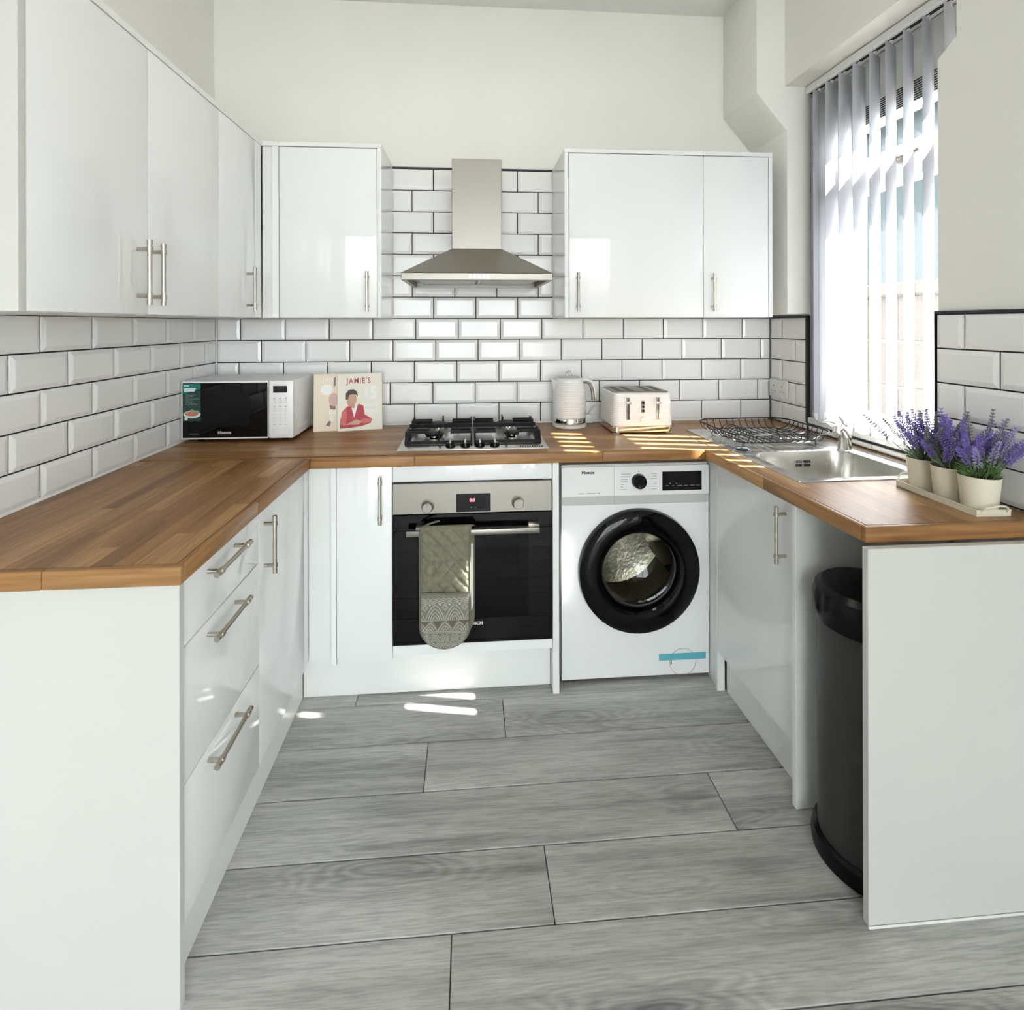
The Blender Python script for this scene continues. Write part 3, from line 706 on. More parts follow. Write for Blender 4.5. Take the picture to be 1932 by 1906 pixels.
# ------------------------------------------------------------------ gas hob
g = thing('gas_hob', 'steel four-burner gas hob with black cast iron supports', 'hob', (.015, 2.28, WT))
m = MB(); m.box(-.2735, .3055, 2.028, 2.540, WT + .0003, WT + .0065, b=.003, seg=2); m.build('plate', 'steel_sink', g)
BP = [(-.141, 2.180, .034), (.173, 2.180, .027), (-.141, 2.405, .040), (.173, 2.405, .047)]
for x, y, r in BP:
    b_ = MB().lathe([(r + .022, 0), (r + .018, .003), (r + .006, .0045), (r + .004, .012)], (x, y, WT + .0068), seg=26).build('burner', 'steel', g)
    MB().lathe([(r, 0), (r, .012)], (x, y, WT + .019), seg=26).build('flame_ring', 'chrome', b_)
    MB().lathe([(r + .004, 0), (r + .004, .005), (r - .004, .009), (.001, .0095)], (x, y, WT + .0312), seg=26).build('burner_cap', 'cast_iron', b_)
    MB().cyl((x + .01, y + r + .012, WT + .011), (x + .01, y + r + .012, WT + .034), .0028, 8).build('igniter', 'white_plastic', b_)
for x in (-.074, -.016, .041, .099):
    k = MB().lathe([(.0185, 0), (.0185, .004), (.0165, .013), (.015, .014)], (x, 2.078, WT + .0068), seg=22).build('knob', 'black_plastic', g)
    bx('knob_grip', 'silver_plastic', k, x - .003, x + .003, 2.0635, 2.0925, WT + .0212, WT + .033, b=.001)
for gx0, gx1 in ((-.2545, .0125), (.0185, .2865)):
    m = MB(); z0, z1 = WT + .0068, WT + .052; tk = .0075; y0, y1 = 2.112, 2.505
    m.box(gx0, gx1, y0, y0 + tk, z0 + .002, z0 + .014); m.box(gx0, gx1, y1 - tk, y1, z0 + .002, z0 + .014)
    for x0 in (gx0, gx1 - tk):
        m.box(x0, x0 + tk, y0 + tk + .0003, y1 - tk - .0003, z0 + .002, z0 + .014)
        for ya, yb in ((y0 + .035, y0 + .115), (y1 - .115, y1 - .035)):
            m.extr([(x0, ya - .022, z0 + .0145), (x0, yb + .022, z0 + .0145), (x0, yb + .006, z1), (x0, ya - .006, z1)], (tk, 0, 0))
    cx = (gx0 + gx1) / 2
    for bxy in ((2.180, .035), (2.405, .035)):
        for yy in (bxy[0] - .022, bxy[0] + .022):
            for s in (-1, 1):
                xa = gx0 if s < 0 else gx1
                m.box(min(xa, cx + s * .045), max(xa, cx + s * .045), yy - .0035, yy + .0035, z1 - .011, z1)
    m.box(gx0, gx1, (y0 + y1) / 2 - .0037, (y0 + y1) / 2 + .0037, z1 - .016, z1)
    for yy, s in ((y0, 1), (y1 - tk, -1)):
        m.extr([(cx - .0035, yy, z0 + .0145), (cx - .0035, yy + tk, z0 + .0145), (cx - .0035, yy + s * .055 + tk, z1), (cx - .0035, yy + s * .03, z1)], (.007, 0, 0))
        m.tube([(cx, yy + tk / 2 , z0 + .014), (cx, yy + tk / 2, z1 + .002)], .0035, 6)
    m.build('pan_support', 'cast_iron', g, smooth=0)
pl_ = bx('rating_plate', 'black_plastic', g, .195, .285, 2.045, 2.066, WT + .0067, WT + .0073)
for i in range(9): bx('print_mark', 'white_print', pl_, .200 + i * .0092, .2055 + i * .0092, 2.050, 2.061 - (i % 2) * .003, WT + .0074, WT + .0077)

# ------------------------------------------------------------------ oven
ov = thing('oven', 'built-in oven with steel control panel and black glass door', 'oven', (.013, 2.2, .2065))
m = MB(); m.box(-.2640, .2920, 2.0065, 2.50, .2115, .235); m.box(-.2640, .2920, 2.0065, 2.50, .69, .800); m.box(-.2640, -.20, 2.0065, 2.50, .2355, .6895); m.box(.228, .2920, 2.0065, 2.50, .2355, .6895); m.box(-.1995, .2275, 2.46, 2.50, .2355, .6895)
m.build('cavity', 'black_matt', ov)
cp = bx('control_panel', 'steel', ov, -.2805, .3075, 1.972, 2.006, .6935, .8065, b=.002)
ds = bx('display', 'black_glass', cp, -.0490, .0780, 1.9705, 1.9718, .6985, .7650)
text('digits', '0:0', .016, (.010, 1.9702, .741), (1, 0, 0), (0, 0, 1), 'red_led', ds, bold=.0004)
Flat((0, 1.9702, 0), (1, 0, 0), (0, 0, 1)).rect(.004, .008, .714, .717).rect(.022, .026, .714, .717).build('print_mark', 'grey_print', ds)
for kx, kz in ((-.1535, .7235), (.1790, .7285)):
    k = MB().lathe([(.0235, 0), (.0235, .003), (.0195, .005), (.0185, .024), (.0165, .026), (.001, .026)], (kx, 1.9718, kz), (0, -1, 0), 28).build('knob', 'steel', cp)
    bx('knob_mark', 'dark_print', k, kx - .0007, kx + .0007, 1.9452, 1.9456, kz + .006, kz + .0155)
fl = Flat((0, 1.9718, 0), (1, 0, 0), (0, 0, 1), .0003)
for kx, kz in ((-.1535, .7235), (.1790, .7285)):
    for a in (150, 180, 205, 25, 0, -22): fl.ell(kx + .034 * math.cos(R(a)), kz + .034 * math.sin(R(a)), .0022, .0022, 8)
    fl.line([(kx - .005, kz + .034), (kx, kz + .039), (kx + .005, kz + .034), (kx, kz + .031)], .0012, True)
fl.build('printed_symbols', 'grey_print', cp)
m = MB(); DZ0, DZ1 = .2115, .6905
m.box(-.2805, .3075, 1.976, 2.006, DZ0, .300, b=.0015); m.box(-.2805, .3075, 1.976, 2.006, .632, DZ1, b=.0015); m.box(-.2805, -.190, 1.976, 2.006, .3002, .6318); m.box(.217, .3075, 1.976, 2.006, .3002, .6318)
dr = m.build('door', 'black_glass', ov)
bx('window_pane', 'dark_glass', dr, -.1898, .2168, 1.9768, 1.981, .3003, .6317)
m = MB()
for i in range(9): m.tube([(-.19, 2.05 + i * .045, .415), (.22, 2.05 + i * .045, .415)], .0016, 6)
m.tube([(-.19, 2.03, .415), (.22, 2.03, .415)], .003, 6); m.tube([(.205, 2.03, .415), (.205, 2.03, .45)], .002, 6); m.build('rack', 'chrome', ov)
m = MB(); m.box(-.2270, .2560, 1.929, 1.945, .627, .6475, b=.003, seg=2)
for x in (-.195, .215): m.box(x, x + .042, 1.9455, 1.9757, .655 - .012, .655, b=.002)
m.build('door_handle', 'steel', dr)
text('lettering', 'BOSCH', .0165, (.021, 1.9757, .283), (1, 0, 0), (0, 0, 1), 'white_print', dr, bold=.0003)

# ------------------------------------------------------------------ double oven glove over the oven handle
gl = thing('oven_glove', 'olive quilted double oven glove hanging over the oven handle', 'oven glove', (-.088, 1.93, .227))
def glove_outline(cx, hw, z0, z1, n=12):
    pts = [(cx - hw, z1), ]
    r = hw * .98
    for i in range(n + 1):
        a = R(180 + 180 * i / n); pts.append((cx + hw * math.cos(a) * 1.0, z0 + r * .9 + r * .9 * math.sin(a)))
    pts.append((cx + hw, z1)); return pts
def pad(name, m_, cx, hw, z0, z1, y, tk, par):
    o = glove_outline(cx, hw, z0, z1); mm = MB(); mm.extr([(p[0], y, p[1]) for p in o], (0, tk, 0), b=.003, seg=2); return mm.build(name, m_, par)
GC, GH = -.0885, .0885
back = pad('rear_pad', 'mitt_cloth', GC + .014, GH, .240, .640, 1.9500, .010, gl)
pad('rear_lining', 'mitt_lining', GC + .016, GH - .003, .300, .590, 1.9465, .0030, gl)
m = MB(); oo = glove_outline(GC + .014, GH + .001, .240, .640); m.tube([(p[0], 1.9550, p[1]) for p in oo], .0032, 8); m.build('rear_binding', 'mitt_binding', gl)
# front pad: quilted sheet that wraps over the bar
m = MB(); NX, NZ = 60, 140; grid = []
def gy(x, z):
    u = (x - GC) * 22; w = z * 22
    q = abs(((u + w * .95) / 1.05) % 1 - .5) * 2; q2 = abs(((u - w * .95) / 1.05 + .2) % 1 - .5) * 2
    d = min(1, q * 2.2) ** .5 * (min(1, q2 * 2.2) ** .5 if z < .545 else 1)
    e = min((GH - abs(x - GC)) / .012, 1)
    return 1.9265 - .0085 * d * max(e, 0)
for j in range(NZ + 1):
    z = .240 + (.652 - .240) * j / NZ; row = []
    half = GH
    zz = z - .227
    if zz < GH * .88: half = GH * math.sqrt(max(0.02, 1 - ((GH * .88 - zz) / (GH * .88)) ** 2))
    for i in range(NX + 1):
        x = GC - half + 2 * half * i / NX; row.append((x, gy(x, z), z))
    grid.append(row)
for k in range(1, 7):     # over the bar
    a = R(15 * k); row = []
    for i in range(NX + 1):
        x = GC - GH + 2 * GH * i / NX + .012 * k / 6; row.append((x, 1.938 - .0135 * math.cos(a), .652 + .0125 * math.sin(a)))
    grid.append(row)
for k in range(1, 4):
    row = [(GC - GH + 2 * GH * i / NX + .012 + .004 * k, 1.938 + .0045 * k, .6645 - .004 * k) for i in range(NX + 1)]; grid.append(row)
m.loft(grid, False, False, closed=False); fp = m.build('front_pad', 'mitt_cloth', gl, smooth=60)
m = MB(); oo = glove_outline(GC, GH + .0015, .226, .652); m.tube([(p[0], 1.9255, p[1]) for p in oo] + [(GC + GH + .008, 1.932, .664)], .0034, 8); m.build('binding', 'mitt_binding', gl)
pk = pad('pocket', 'mitt_pocket', GC, GH - .002, .2285, .430, 1.9125, .0055, gl)
m = MB(); m.tube([(GC - GH + .001, 1.9130, .431), (GC, 1.9105, .4305), (GC + GH - .001, 1.9130, .430)], .0036, 8); m.build('pocket_hem', 'mitt_binding', gl)
m = MB(); q = [(-.165, 1.934, .660), (-.150, 1.929, .672), (-.125, 1.925, .681), (-.110, 1.928, .683), (-.125, 1.934, .679), (-.150, 1.937, .668)]; m.tube(q, .0032, 6); m.build('hanging_loop', 'mitt_binding', gl)
f = Flat((GC, 1.9125, 0), (1, 0, 0), (0, 0, 1), .0007); W = GH - .006
def inside(x, z):
    c = .2285 + (GH - .002) * .9; hw = W
    if z < c: hw = (GH - .006) * math.sqrt(max(0, 1 - ((c - z) / (c - .232)) ** 2)) if z > .232 else 0
    return abs(x) <= hw
def pline(pts, w):
    run = []
    for p in pts:
        if inside(*p): run.append(p)
        else:
            if len(run) > 1: f.line(run, w)
            run = []
    if len(run) > 1: f.line(run, w)
fr = lambda a, b_, n: [a + (b_ - a) * i / n for i in range(n + 1)]
for z0, am, n in ((.411, .0022, 9), (.404, .0026, 7), (.397, .003, 7)):
    pline([(x, z0 + am * math.sin((x + W) / (2 * W) * 2 * math.pi * n)) for x in fr(-W, W, 90)], .0016)
for cx in (-.105, -.035, .035, .105):     # big ogee arches
    for s in (1, .74, .5, .27):
        pline([(cx + .033 * s * t, .337 + .052 * s * (1 - abs(t) ** 1.6) ** .8) for t in fr(-1, 1, 26)], .0019)
for cx in (-.07, 0, .07):
    for s in (.011, .0065): f.line([(cx - s, .381), (cx, .381 + s * 1.15), (cx + s, .381), (cx, .381 - s * 1.15)], .0016, True)
for cx in (-.087, -.053, -.017, .017, .053, .087):
    if abs(cx) < W - .006: f.ell(cx, .3905, .0035, .0035, 10)
pline([(x, .3345) for x in fr(-W, W, 20)], .0013)
for cx in (-.087, -.0525, 0 - .0175 + .0175 - .0, .0525, .087):
    for s in (1, .62, .3): pline([(cx + .0245 * s * t, .296 + .030 * s * (1 - abs(t) ** 1.4) ** .8) for t in fr(-1, 1, 20)], .0017)
for z0 in (.2935, .2895): pline([(x, z0 - .002 * x / W) for x in fr(-W, W, 20)], .0014)
for cx in (-.07, -.035, 0, .035, .07):
    for s in (1, .68, .4): pline([(cx + .0155 * s * t, .2555 + .027 * s * (1 - abs(t) ** 1.5) ** .8) for t in fr(-1, 1, 18)], .0015)
for cx in (-.0525, -.0175, .0175, .0525): pline([(cx - .012, .2865), (cx, .2725), (cx + .012, .2865)], .0015)
for z0 in (.2515, .2465): pline([(x, z0 + .0018 * math.sin(x * 420)) for x in fr(-W, W, 90)], .0014)
for cx in (-.05, -.03, -.01, .01, .03, .05): pline([(cx + .0075 * t, .2365 + .007 * (1 - t * t)) for t in fr(-1, 1, 10)], .0014)
f.build('printed_pattern', 'mitt_print', pk)
f2 = Flat((GC, 1.9125, 0), (1, 0, 0), (0, 0, 1), .0004)
for cx in (-.07, -.0262, .0262, .07): f2.shape([(cx - .017, .333), (cx + .017, .333), (cx, .304)])
f2.build('printed_triangles', 'mitt_dark', pk)

# ------------------------------------------------------------------ washing machine
wm = thing('washing_machine', 'white washing machine with a large black porthole door', 'washing machine', (.644, 2.28, 0))
WX0, WX1, WY, WZ1 = .3535, .9375, 2.030, .845
m = MB(); CXW, CZW = .6545, .435
# front panel with a round hole, carried by a box behind
n = 48; ring = [(CXW + .178 * math.cos(2 * math.pi * i / n), WY, CZW + .178 * math.sin(2 * math.pi * i / n)) for i in range(n)]
def sq(i):
    a = 2 * math.pi * i / n; c, s = math.cos(a), math.sin(a); x0, x1, z0, z1 = WX0 - CXW, WX1 - CXW, .018 - CZW, .690 - CZW
    t = min((x1 / c if c > 1e-6 else 9), (x0 / c if c < -1e-6 else 9), (z1 / s if s > 1e-6 else 9), (z0 / s if s < -1e-6 else 9)); return (CXW + c * t, WY, CZW + s * t)
outer = [sq(i) for i in range(n)]
m.loft([[(p[0], WY + .02, p[2]) for p in ring], ring, outer], False, False)
for x, z in ((WX0, .018), (WX1, .018), (WX0, .690), (WX1, .690)):
    k = sorted(range(n), key=lambda i: (outer[i][0] - x) ** 2 + (outer[i][2] - z) ** 2)[:2]
    m.poly([outer[k[0]], outer[k[1]], (x, WY, z)])
m.build('front_panel', 'white_metal', wm)
m = MB(); m.box(WX0, WX0 + .012, WY + .0003, 2.55, .018, .826); m.box(WX1 - .012, WX1, WY + .0003, 2.55, .018, .826); m.box(WX0 + .0123, WX1 - .0123, 2.53, 2.55, .018, .826); m.box(WX0 + .0123, WX1 - .0123, WY + .0003, 2.529, .018, .030); m.build('body', 'white_metal', wm)
bx('top', 'white_plastic', wm, WX0, WX1, WY + .004, 2.55, .8265, WZ1, b=.004)
for x in (WX0 + .05, WX1 - .05):
    for y in (WY + .05, 2.5): MB().cyl((x, y, .0003), (x, y, .0177), .018, 12).build('foot', 'black_plastic', wm)
m = MB(); m.box(WX0, WX1, WY - .004, WY + .003, .7245, .838, b=.006, seg=3, only=lambda e: abs(e.verts[0].co.y - e.verts[1].co.y) > .003 and e.verts[0].co.z > .8)
fa = m.build('control_panel', 'white_plastic', wm)
bx('handle_strip', 'silver_plastic', wm, WX0 + .001, WX1 - .001, WY - .001, WY + .003, .6905, .7240, b=.001)
bx('drawer_gap', 'grey_print', fa, .5585, .5597, WY - .0046, WY - .0041, .6915, .837)
dk = MB().lathe([(.0285, 0), (.0285, .006), (.026, .022), (.024, .0235), (.001, .0235)], (.656, WY - .0042, .780), (0, -1, 0), 32).build('dial', 'black_plastic', fa)
bx('dial_mark', 'chrome', dk, .6515, .6535, WY - .0283, WY - .0278, .757, .769)
dp = bx('display', 'black_glass', fa, .7500, .9080, WY - .0052, WY - .0041, .7400, .8140)
f = Flat((0, WY - .0052, 0), (1, 0, 0), (0, 0, 1), .0003)
for x0, x1 in ((.762, .775), (.788, .798), (.808, .830), (.836, .852), (.859, .880), (.885, .902)): f.rect(x0, x1, .7575, .7595)
for x in (.778, .803): f.rect(x, x + .006, .766, .769)
f.build('print_mark', 'dim_print', dp)
f = Flat((0, WY - .0041, 0), (1, 0, 0), (0, 0, 1), .0003)
for i in range(7):
    z = .8075 - i * .0100; L = (.040, .038, .026, .026, .012, .010, .024)[i]; f.rect(.585, .585 + L, z - .0011, z + .0011)
    L = (.022, .016, .024, .008, .012, .020, .022)[i]; f.rect(.728 - L, .728, z - .0011, z + .0011)
    f.rect(.612 + .012, .626, z - .0003, z + .0003); f.rect(.690, .702, z - .0003, z + .0003)
for x0, x1 in ((.418, .442), (.450, .486), (.492, .503)): f.rect(x0, x1, .7345, .7372)
f.ell(.656, .817, .003, .003, 10)
f.build('printed_scale', 'grey_print', fa)
text('lettering', 'Hisense', .0165, (.456, WY - .0042, .8165), (1, 0, 0), (0, 0, 1), 'dark_print', fa, bold=.0006, sx=.95)
m = MB(); m.lathe([(.180, .0), (.238, .0), (.240, .010), (.236, .026), (.222, .036), (.190, .040), (.160, .034), (.150, .022), (.146, .010)], (CXW, WY - .0005, CZW), (0, -1, 0), 64, False, False)
dw = m.build('door', 'black_glass', wm)
m = MB(); m.lathe([(.146, .009), (.139, .006), (.120, -.03), (.10, -.062), (.06, -.082), (.001, -.088)], (CXW - .003, WY - .0005, CZW + .02), (0, -1, 0), 48, False, False); m.build('door_bowl', 'door_glass', dw)
m = MB(); m.lathe([(.149, .0125), (.1455, .0165), (.141, .0125)], (CXW - .002, WY - .0005, CZW + .01), (0, -1, 0), 56, False, False); m.build('door_ring', 'rubber', dw)
m = MB(); m.lathe([(.177, -.021), (.172, -.06), (.176, -.10), (.20, -.105)], (CXW, WY - .0005, CZW), (0, -1, 0), 40, False, False); m.build('gasket', 'rubber', wm)
m = MB(); m.lathe([(.21, -.108), (.225, -.14), (.225, -.36), (.18, -.38), (.001, -.39)], (CXW, WY - .0005, CZW), (0, -1, 0), 44, False, False)
for k in range(3):
    a = R(100 + 120 * k); c, s = math.cos(a), math.sin(a); px, pz = -s, c
    A = [(CXW + c * .223 + px * .04 * t, 0, CZW + s * .223 + pz * .04 * t) for t in (-1, 1)]; T = (CXW + c * .165, 0, CZW + s * .165)
    m.extr([(A[0][0], WY + .14, A[0][2]), (A[1][0], WY + .14, A[1][2]), (T[0], WY + .14, T[2])], (0, .20, 0))
dm = m.build('drum', 'drum_steel', wm, smooth=25)
m = MB()
for j in range(9):
    for k in range(46):
        a = 2 * math.pi * (k + .5 * (j % 2)) / 46; c, s = math.cos(a), math.sin(a); p = Vector((CXW + c * .2246, WY + .155 + j * .021, CZW + s * .2246)); tx = Vector((-s, 0, c))
        m.poly([p + tx * .0035, p + Vector((0, .0035, 0)), p - tx * .0035, p - Vector((0, .0035, 0))])
tag(m.build('drum_holes', 'black_matt', dm, smooth=0), kind='stuff')
cap = MB().lathe([(.0530, 0), (.0530, .0012), (.0520, .0012), (.0520, 0)], (.832, WY - .0004, .066), (0, -1, 0), 40, False, False).build('filter_cap_seam', 'grey_print', wm)
bx('filter_cap_slot', 'dark_print', cap, .7835, .7870, WY - .0012, WY - .0004, .058, .077)
bx('tape', 'blue_tape', wm, .736, .925, WY - .0020, WY - .0017, .0745, .1000)

# ------------------------------------------------------------------ microwave
mw = thing('microwave', 'white microwave with black glass door in the worktop corner', 'microwave', (-.94, 2.38, WT))
MX0, MX1, MY, MZ0, MZ1 = -1.1635, -.7225, 2.2500, WT + .014, 1.1625
m = MB(); m.box(MX0, MX1, MY + .022, 2.535, MZ0, MZ1, b=.005, seg=2); m.box(MX1 - .0005, MX1 + .001, MY + .06, 2.51, MZ0 + .045, MZ0 + .049); m.box(MX1 - .0005, MX1 + .001, MY + .06, 2.51, MZ0 + .028, MZ0 + .032); body = m.build('body', 'white_plastic', mw)
for x in (MX0 + .05, MX1 - .05):
    for y in (MY + .06, 2.49): MB().cyl((x, y, WT + .0003), (x, y, MZ0 - .0002), .014, 10).build('foot', 'black_plastic', mw)
md = bx('door', 'white_plastic', mw, MX0, -.8215, MY, MY + .0215, MZ0 + .001, MZ1 - .001, b=.004, seg=2)
bx('door_glass', 'black_glass', md, MX0 + .007, -.8235, MY - .0025, MY - .0003, MZ0 + .008, MZ1 - .008, b=.0008)
MG = MY - .0025
bx('window_mesh', 'black_plastic', md, -1.083, -.893, MG - .0003, MG - .0001, .974, 1.110)
text('lettering', 'Hisense', .0165, (-.993, MG - .0001, .952), (1, 0, 0), (0, 0, 1), 'silver_plastic', md, bold=.0004)
Flat((0, MG, 0), (1, 0, 0), (0, 0, 1), .0004).rect(-1.130, -1.093, .9475, .9502).build('print_mark', 'dim_print', md)
st = bx('sticker', 'sticker_dark', md, MX0 + .0095, -1.0850, MG - .0007, MG - .0004, 1.000, 1.1515)
SO = MX0 + .0095; f = Flat((0, MG - .0007, 0), (1, 0, 0), (0, 0, 1), .0003)
f.shape([(SO, 1.110), (-1.0850, 1.132), (-1.0850, 1.1515), (SO, 1.1515)]).build('sticker_band', 'sticker_teal', st)
f = Flat((0, MG - .0007, 0), (1, 0, 0), (0, 0, 1), .0006)
f.rect(SO + .004, SO + .024, 1.1425, 1.1455).rect(SO + .004, SO + .050, 1.1285, 1.1325).rect(SO + .004, SO + .046, 1.1210, 1.1250)
f.build('sticker_lines', 'white_print', st)
f = Flat((0, MG - .0007, 0), (1, 0, 0), (0, 0, 1), .0005)
for i in range(3):
    z = 1.106 - i * .0155; f.line([(SO + .017 + .0055 * math.cos(t), z - .003 + .0055 * math.sin(t)) for t in [2 * math.pi * k / 12 for k in range(12)]], .0015, True)
    f.rect(SO + .026, SO + .026 + (.022, .038, .010)[i], z - .0012, z + .0006).rect(SO + .026, SO + .026 + (.012, .014, .030)[i], z - .0068, z - .005)
f.build('sticker_icons', 'dim_print', st)
Flat((0, MG - .0007, 0), (1, 0, 0), (0, 0, 1), .0004).ell(SO + .035, 1.0275, .0335, .0155).ell(SO + .012, 1.011, .007, .007, 14).build('plate_picture', 'sticker_pale', st)
Flat((0, MG - .0007, 0), (1, 0, 0), (0, 0, 1), .0007).ell(SO + .034, 1.030, .026, .010).build('food_picture', 'sticker_red', st)
Flat((0, MG - .0007, 0), (1, 0, 0), (0, 0, 1), .0009).ell(SO + .036, 1.042, .0085, .007, 14).ell(SO + .054, 1.039, .0075, .006, 14).build('greens_picture', 'sticker_green', st)
mp = bx('control_panel', 'white_plastic', mw, -.8195, MX1, MY, MY + .0215, MZ0 + .001, MZ1 - .001, b=.004, seg=2)
bx('display', 'black_glass', mp, -.8015, -.7455, MY - .001, MY - .0001, 1.1120, 1.1395)
f = Flat((0, MY, 0), (1, 0, 0), (0, 0, 1), .0004)
for c_ in range(3):
    x = -.796 + c_ * .0225
    for r_ in range(2): f.ell(x, 1.088 - r_ * .034, .0042, .0042, 10); f.rect(x - .006, x + .006, 1.0775 - r_ * .034, 1.0792 - r_ * .034); f.rect(x - .007, x + .007, 1.0700 - r_ * .034, 1.0714 - r_ * .034)
    f.rect(x - .006, x + .006, .980, .983)
f.build('printed_symbols', 'silver_plastic', mp)
for r_ in range(3):
    for c_ in range(3): text('digit', str(r_ * 3 + c_ + 1), .0085, (-.796 + c_ * .0225, MY - .0003, 1.0225 - r_ * .0125), (1, 0, 0), (0, 0, 1), 'silver_plastic', mp)
bt = MB().extr([(-.803, MY - .0015, .938), (-.803, MY - .0015, .966), (-.738, MY - .0015, .966), (-.738, MY - .0015, .938), (-.762, MY - .0015, .938), (-.7705, MY - .0015, .932), (-.779, MY - .0015, .938)], (0, .0013, 0), b=.0006).build('door_button', 'white_plastic', mp)
Flat((0, MY - .0015, 0), (1, 0, 0), (0, 0, 1), .0003).line([(-.803, .938), (-.803, .966), (-.738, .966), (-.738, .938), (-.762, .938), (-.7705, .932), (-.779, .938)], .0009, True).build('button_outline', 'silver_plastic', bt)

# ------------------------------------------------------------------ two cookbooks leaning on the tiles
def book(label, x0, y0, w, hgt, yaw, tilt, cover):
    o = thing('cookbook', label, 'book', (x0, y0, WT + .0008), 'cookbooks by the microwave', local=True)
    o.rotation_euler = (-tilt, 0, yaw); t = .0125
    m = MB(); m.box(0, w, 0, .002, 0, hgt, b=.0008); m.box(0, w, t - .002, t, 0, hgt, b=.0008); m.box(0, .002, .0021, t - .0021, 0, hgt); c = m.build('cover', cover, o)
    bx('pages', 'paper', o, .0022, w - .004, .0022, t - .0022, .003, hgt - .003)
    return o, c
bk2, cv2 = book('cream cookbook with red title and figure in a red cardigan', -.5885, 2.4345, .196, .257, R(12.5), R(7), 'book_cream')
FO = lambda l: Flat((0, 0, 0), (1, 0, 0), (0, 0, 1), l)
text('title', "JAMIE'S", .036, (.092, -.0006, .223), (1, 0, 0), (0, 0, 1), 'book_red', cv2, bold=.0003, sx=.78, space=1.22)
text('title', '15', .078, (.142, -.0008, .166), (1, 0, 0), (0, 0, 1), 'book_white', cv2, bold=.0028, sx=.80)
FO(.0004).shape([(.010, .012), (.012, .050), (.022, .090), (.045, .110), (.060, .112), (.078, .098), (.092, .120), (.112, .110), (.118, .070), (.150, .050), (.145, .032), (.110, .020), (.060, .014)]).build('picture_cardigan', 'book_red', cv2)
FO(.0006).shape([(.012, .030), (.018, .085), (.038, .098), (.040, .060), (.034, .022)]).shape([(.100, .050), (.148, .055), (.146, .035), (.112, .030)]).build('picture_sleeve', 'book_red_light', cv2)
FO(.0007).shape([(.060, .105), (.086, .108), (.072, .058)]).build('picture_shirt', 'book_white', cv2)
FO(.0008).ell(.062, .137, .021, .030, 20, R(-12)).shape([(.058, .118), (.076, .118), (.074, .100), (.062, .102)]).shape([(.035, .028), (.080, .050), (.110, .040), (.090, .026)]).build('picture_skin', 'book_skin', cv2)
FO(.0009).shape([(.036, .140), (.036, .168), (.048, .184), (.070, .186), (.086, .174), (.088, .150), (.082, .160), (.066, .164), (.050, .160), (.045, .140)]).build('picture_hair', 'book_hair', cv2)
text('title', 'MINUTE', .024, (.146, -.0009, .111), (1, 0, 0), (0, 0, 1), 'book_white', cv2, bold=.0005, sx=.66)
text('title', 'MEALS', .028, (.146, -.0009, .086), (1, 0, 0), (0, 0, 1), 'book_white', cv2, bold=.0005, sx=.66)
bk1, cv1 = book('beige cookbook half hidden behind the cream one', -.6935, 2.4325, .196, .257, R(11), R(7), 'book_beige')
text('title', 'JAM', .030, (.062, -.0006, .231), (1, 0, 0), (0, 0, 1), 'book_white', cv1, bold=.0006, sx=.80, space=1.25)
FO(.0004).ell(.056, .186, .026, .024, 20).build('picture_disc', 'book_white', cv1)
FO(.0004).shape([(.085, .195), (.094, .205), (.094, .245), (.086, .236)]).shape([(.072, .098), (.094, .096), (.094, .118), (.068, .116)]).shape([(.052, .026), (.070, .022), (.076, .046), (.066, .046)]).build('picture_shape', 'book_mauve', cv1)
FO(.0005).ell(.086, .140, .022, .030).build('picture_face', 'book_rose', cv1)
text('title', 'IN', .030, (.080, -.0008, .082), (1, 0, 0), (0, 0, 1), 'book_white', cv1, bold=.0010)
text('title', 'E', .034, (.079, -.0008, .054), (1, 0, 0), (0, 0, 1), 'book_white', cv1, bold=.0012)

# ------------------------------------------------------------------ kettle
kt = thing('kettle', 'white ribbed electric kettle with chrome band beside the toaster', 'kettle', (.467, 2.465, WT), local=True)
MB().lathe([(.074, .0005), (.079, .004), (.079, .016), (.070, .020)], seg=40).build('power_base', 'offwhite_plastic', kt)
MB().lathe([(.0735, .0212), (.0755, .023), (.0755, .046), (.0750, .047)], seg=44).build('chrome_band', 'chrome', kt)
pf = []
NR = 21
for i in range(NR * 4 + 1):
    t = i / (NR * 4); z = .0475 + .1755 * t; r = .0785 - .0035 * t - .014 * max(0, (t - .55) / .45) ** 2 - .0016 * (1 if (i % 4) in (0,) else .1) * (1 if t < .93 else 0)
    pf.append((r, z))
pf += [(.0585, .2265), (.054, .229)]
kb = MB().lathe(pf, seg=48).build('body', 'white_plastic', kt, smooth=60)
kl = MB().lathe([(.053, .2292), (.052, .233), (.040, .2365), (.001, .2375)], seg=36).build('lid', 'silver_plastic', kt)
m = MB(); m.tube([Vector((0, 0, .2465)) + Vector((.0135 * math.cos(t), 0, .0135 * math.sin(t))) for t in [2 * math.pi * k / 20 for k in range(20)]], .0036, 8, True); m.build('lid_ring', 'chrome', kl)
m = MB(); m.loft([[(-.060, -.022, .215), (-.060, .022, .215), (-.060, .018, .150), (-.060, -.018, .150)][::1], [(-.074, -.014, .222), (-.074, .014, .222), (-.0755, .010, .178), (-.0755, -.010, .178)], [(-.086, -.006, .2275), (-.086, .006, .2275), (-.083, .005, .212), (-.083, -.005, .212)]]); m.build('spout', 'white_plastic', kt)
hp = [(.056, 0, .2150), (.080, 0, .2185), (.100, 0, .2110), (.113, 0, .1900), (.1185, 0, .160), (.120, 0, .125)]
m = MB(); m.tube(hp, [.010, .011, .011, .010, .0095, .008], 12); m.build('handle', 'white_plastic', kt)
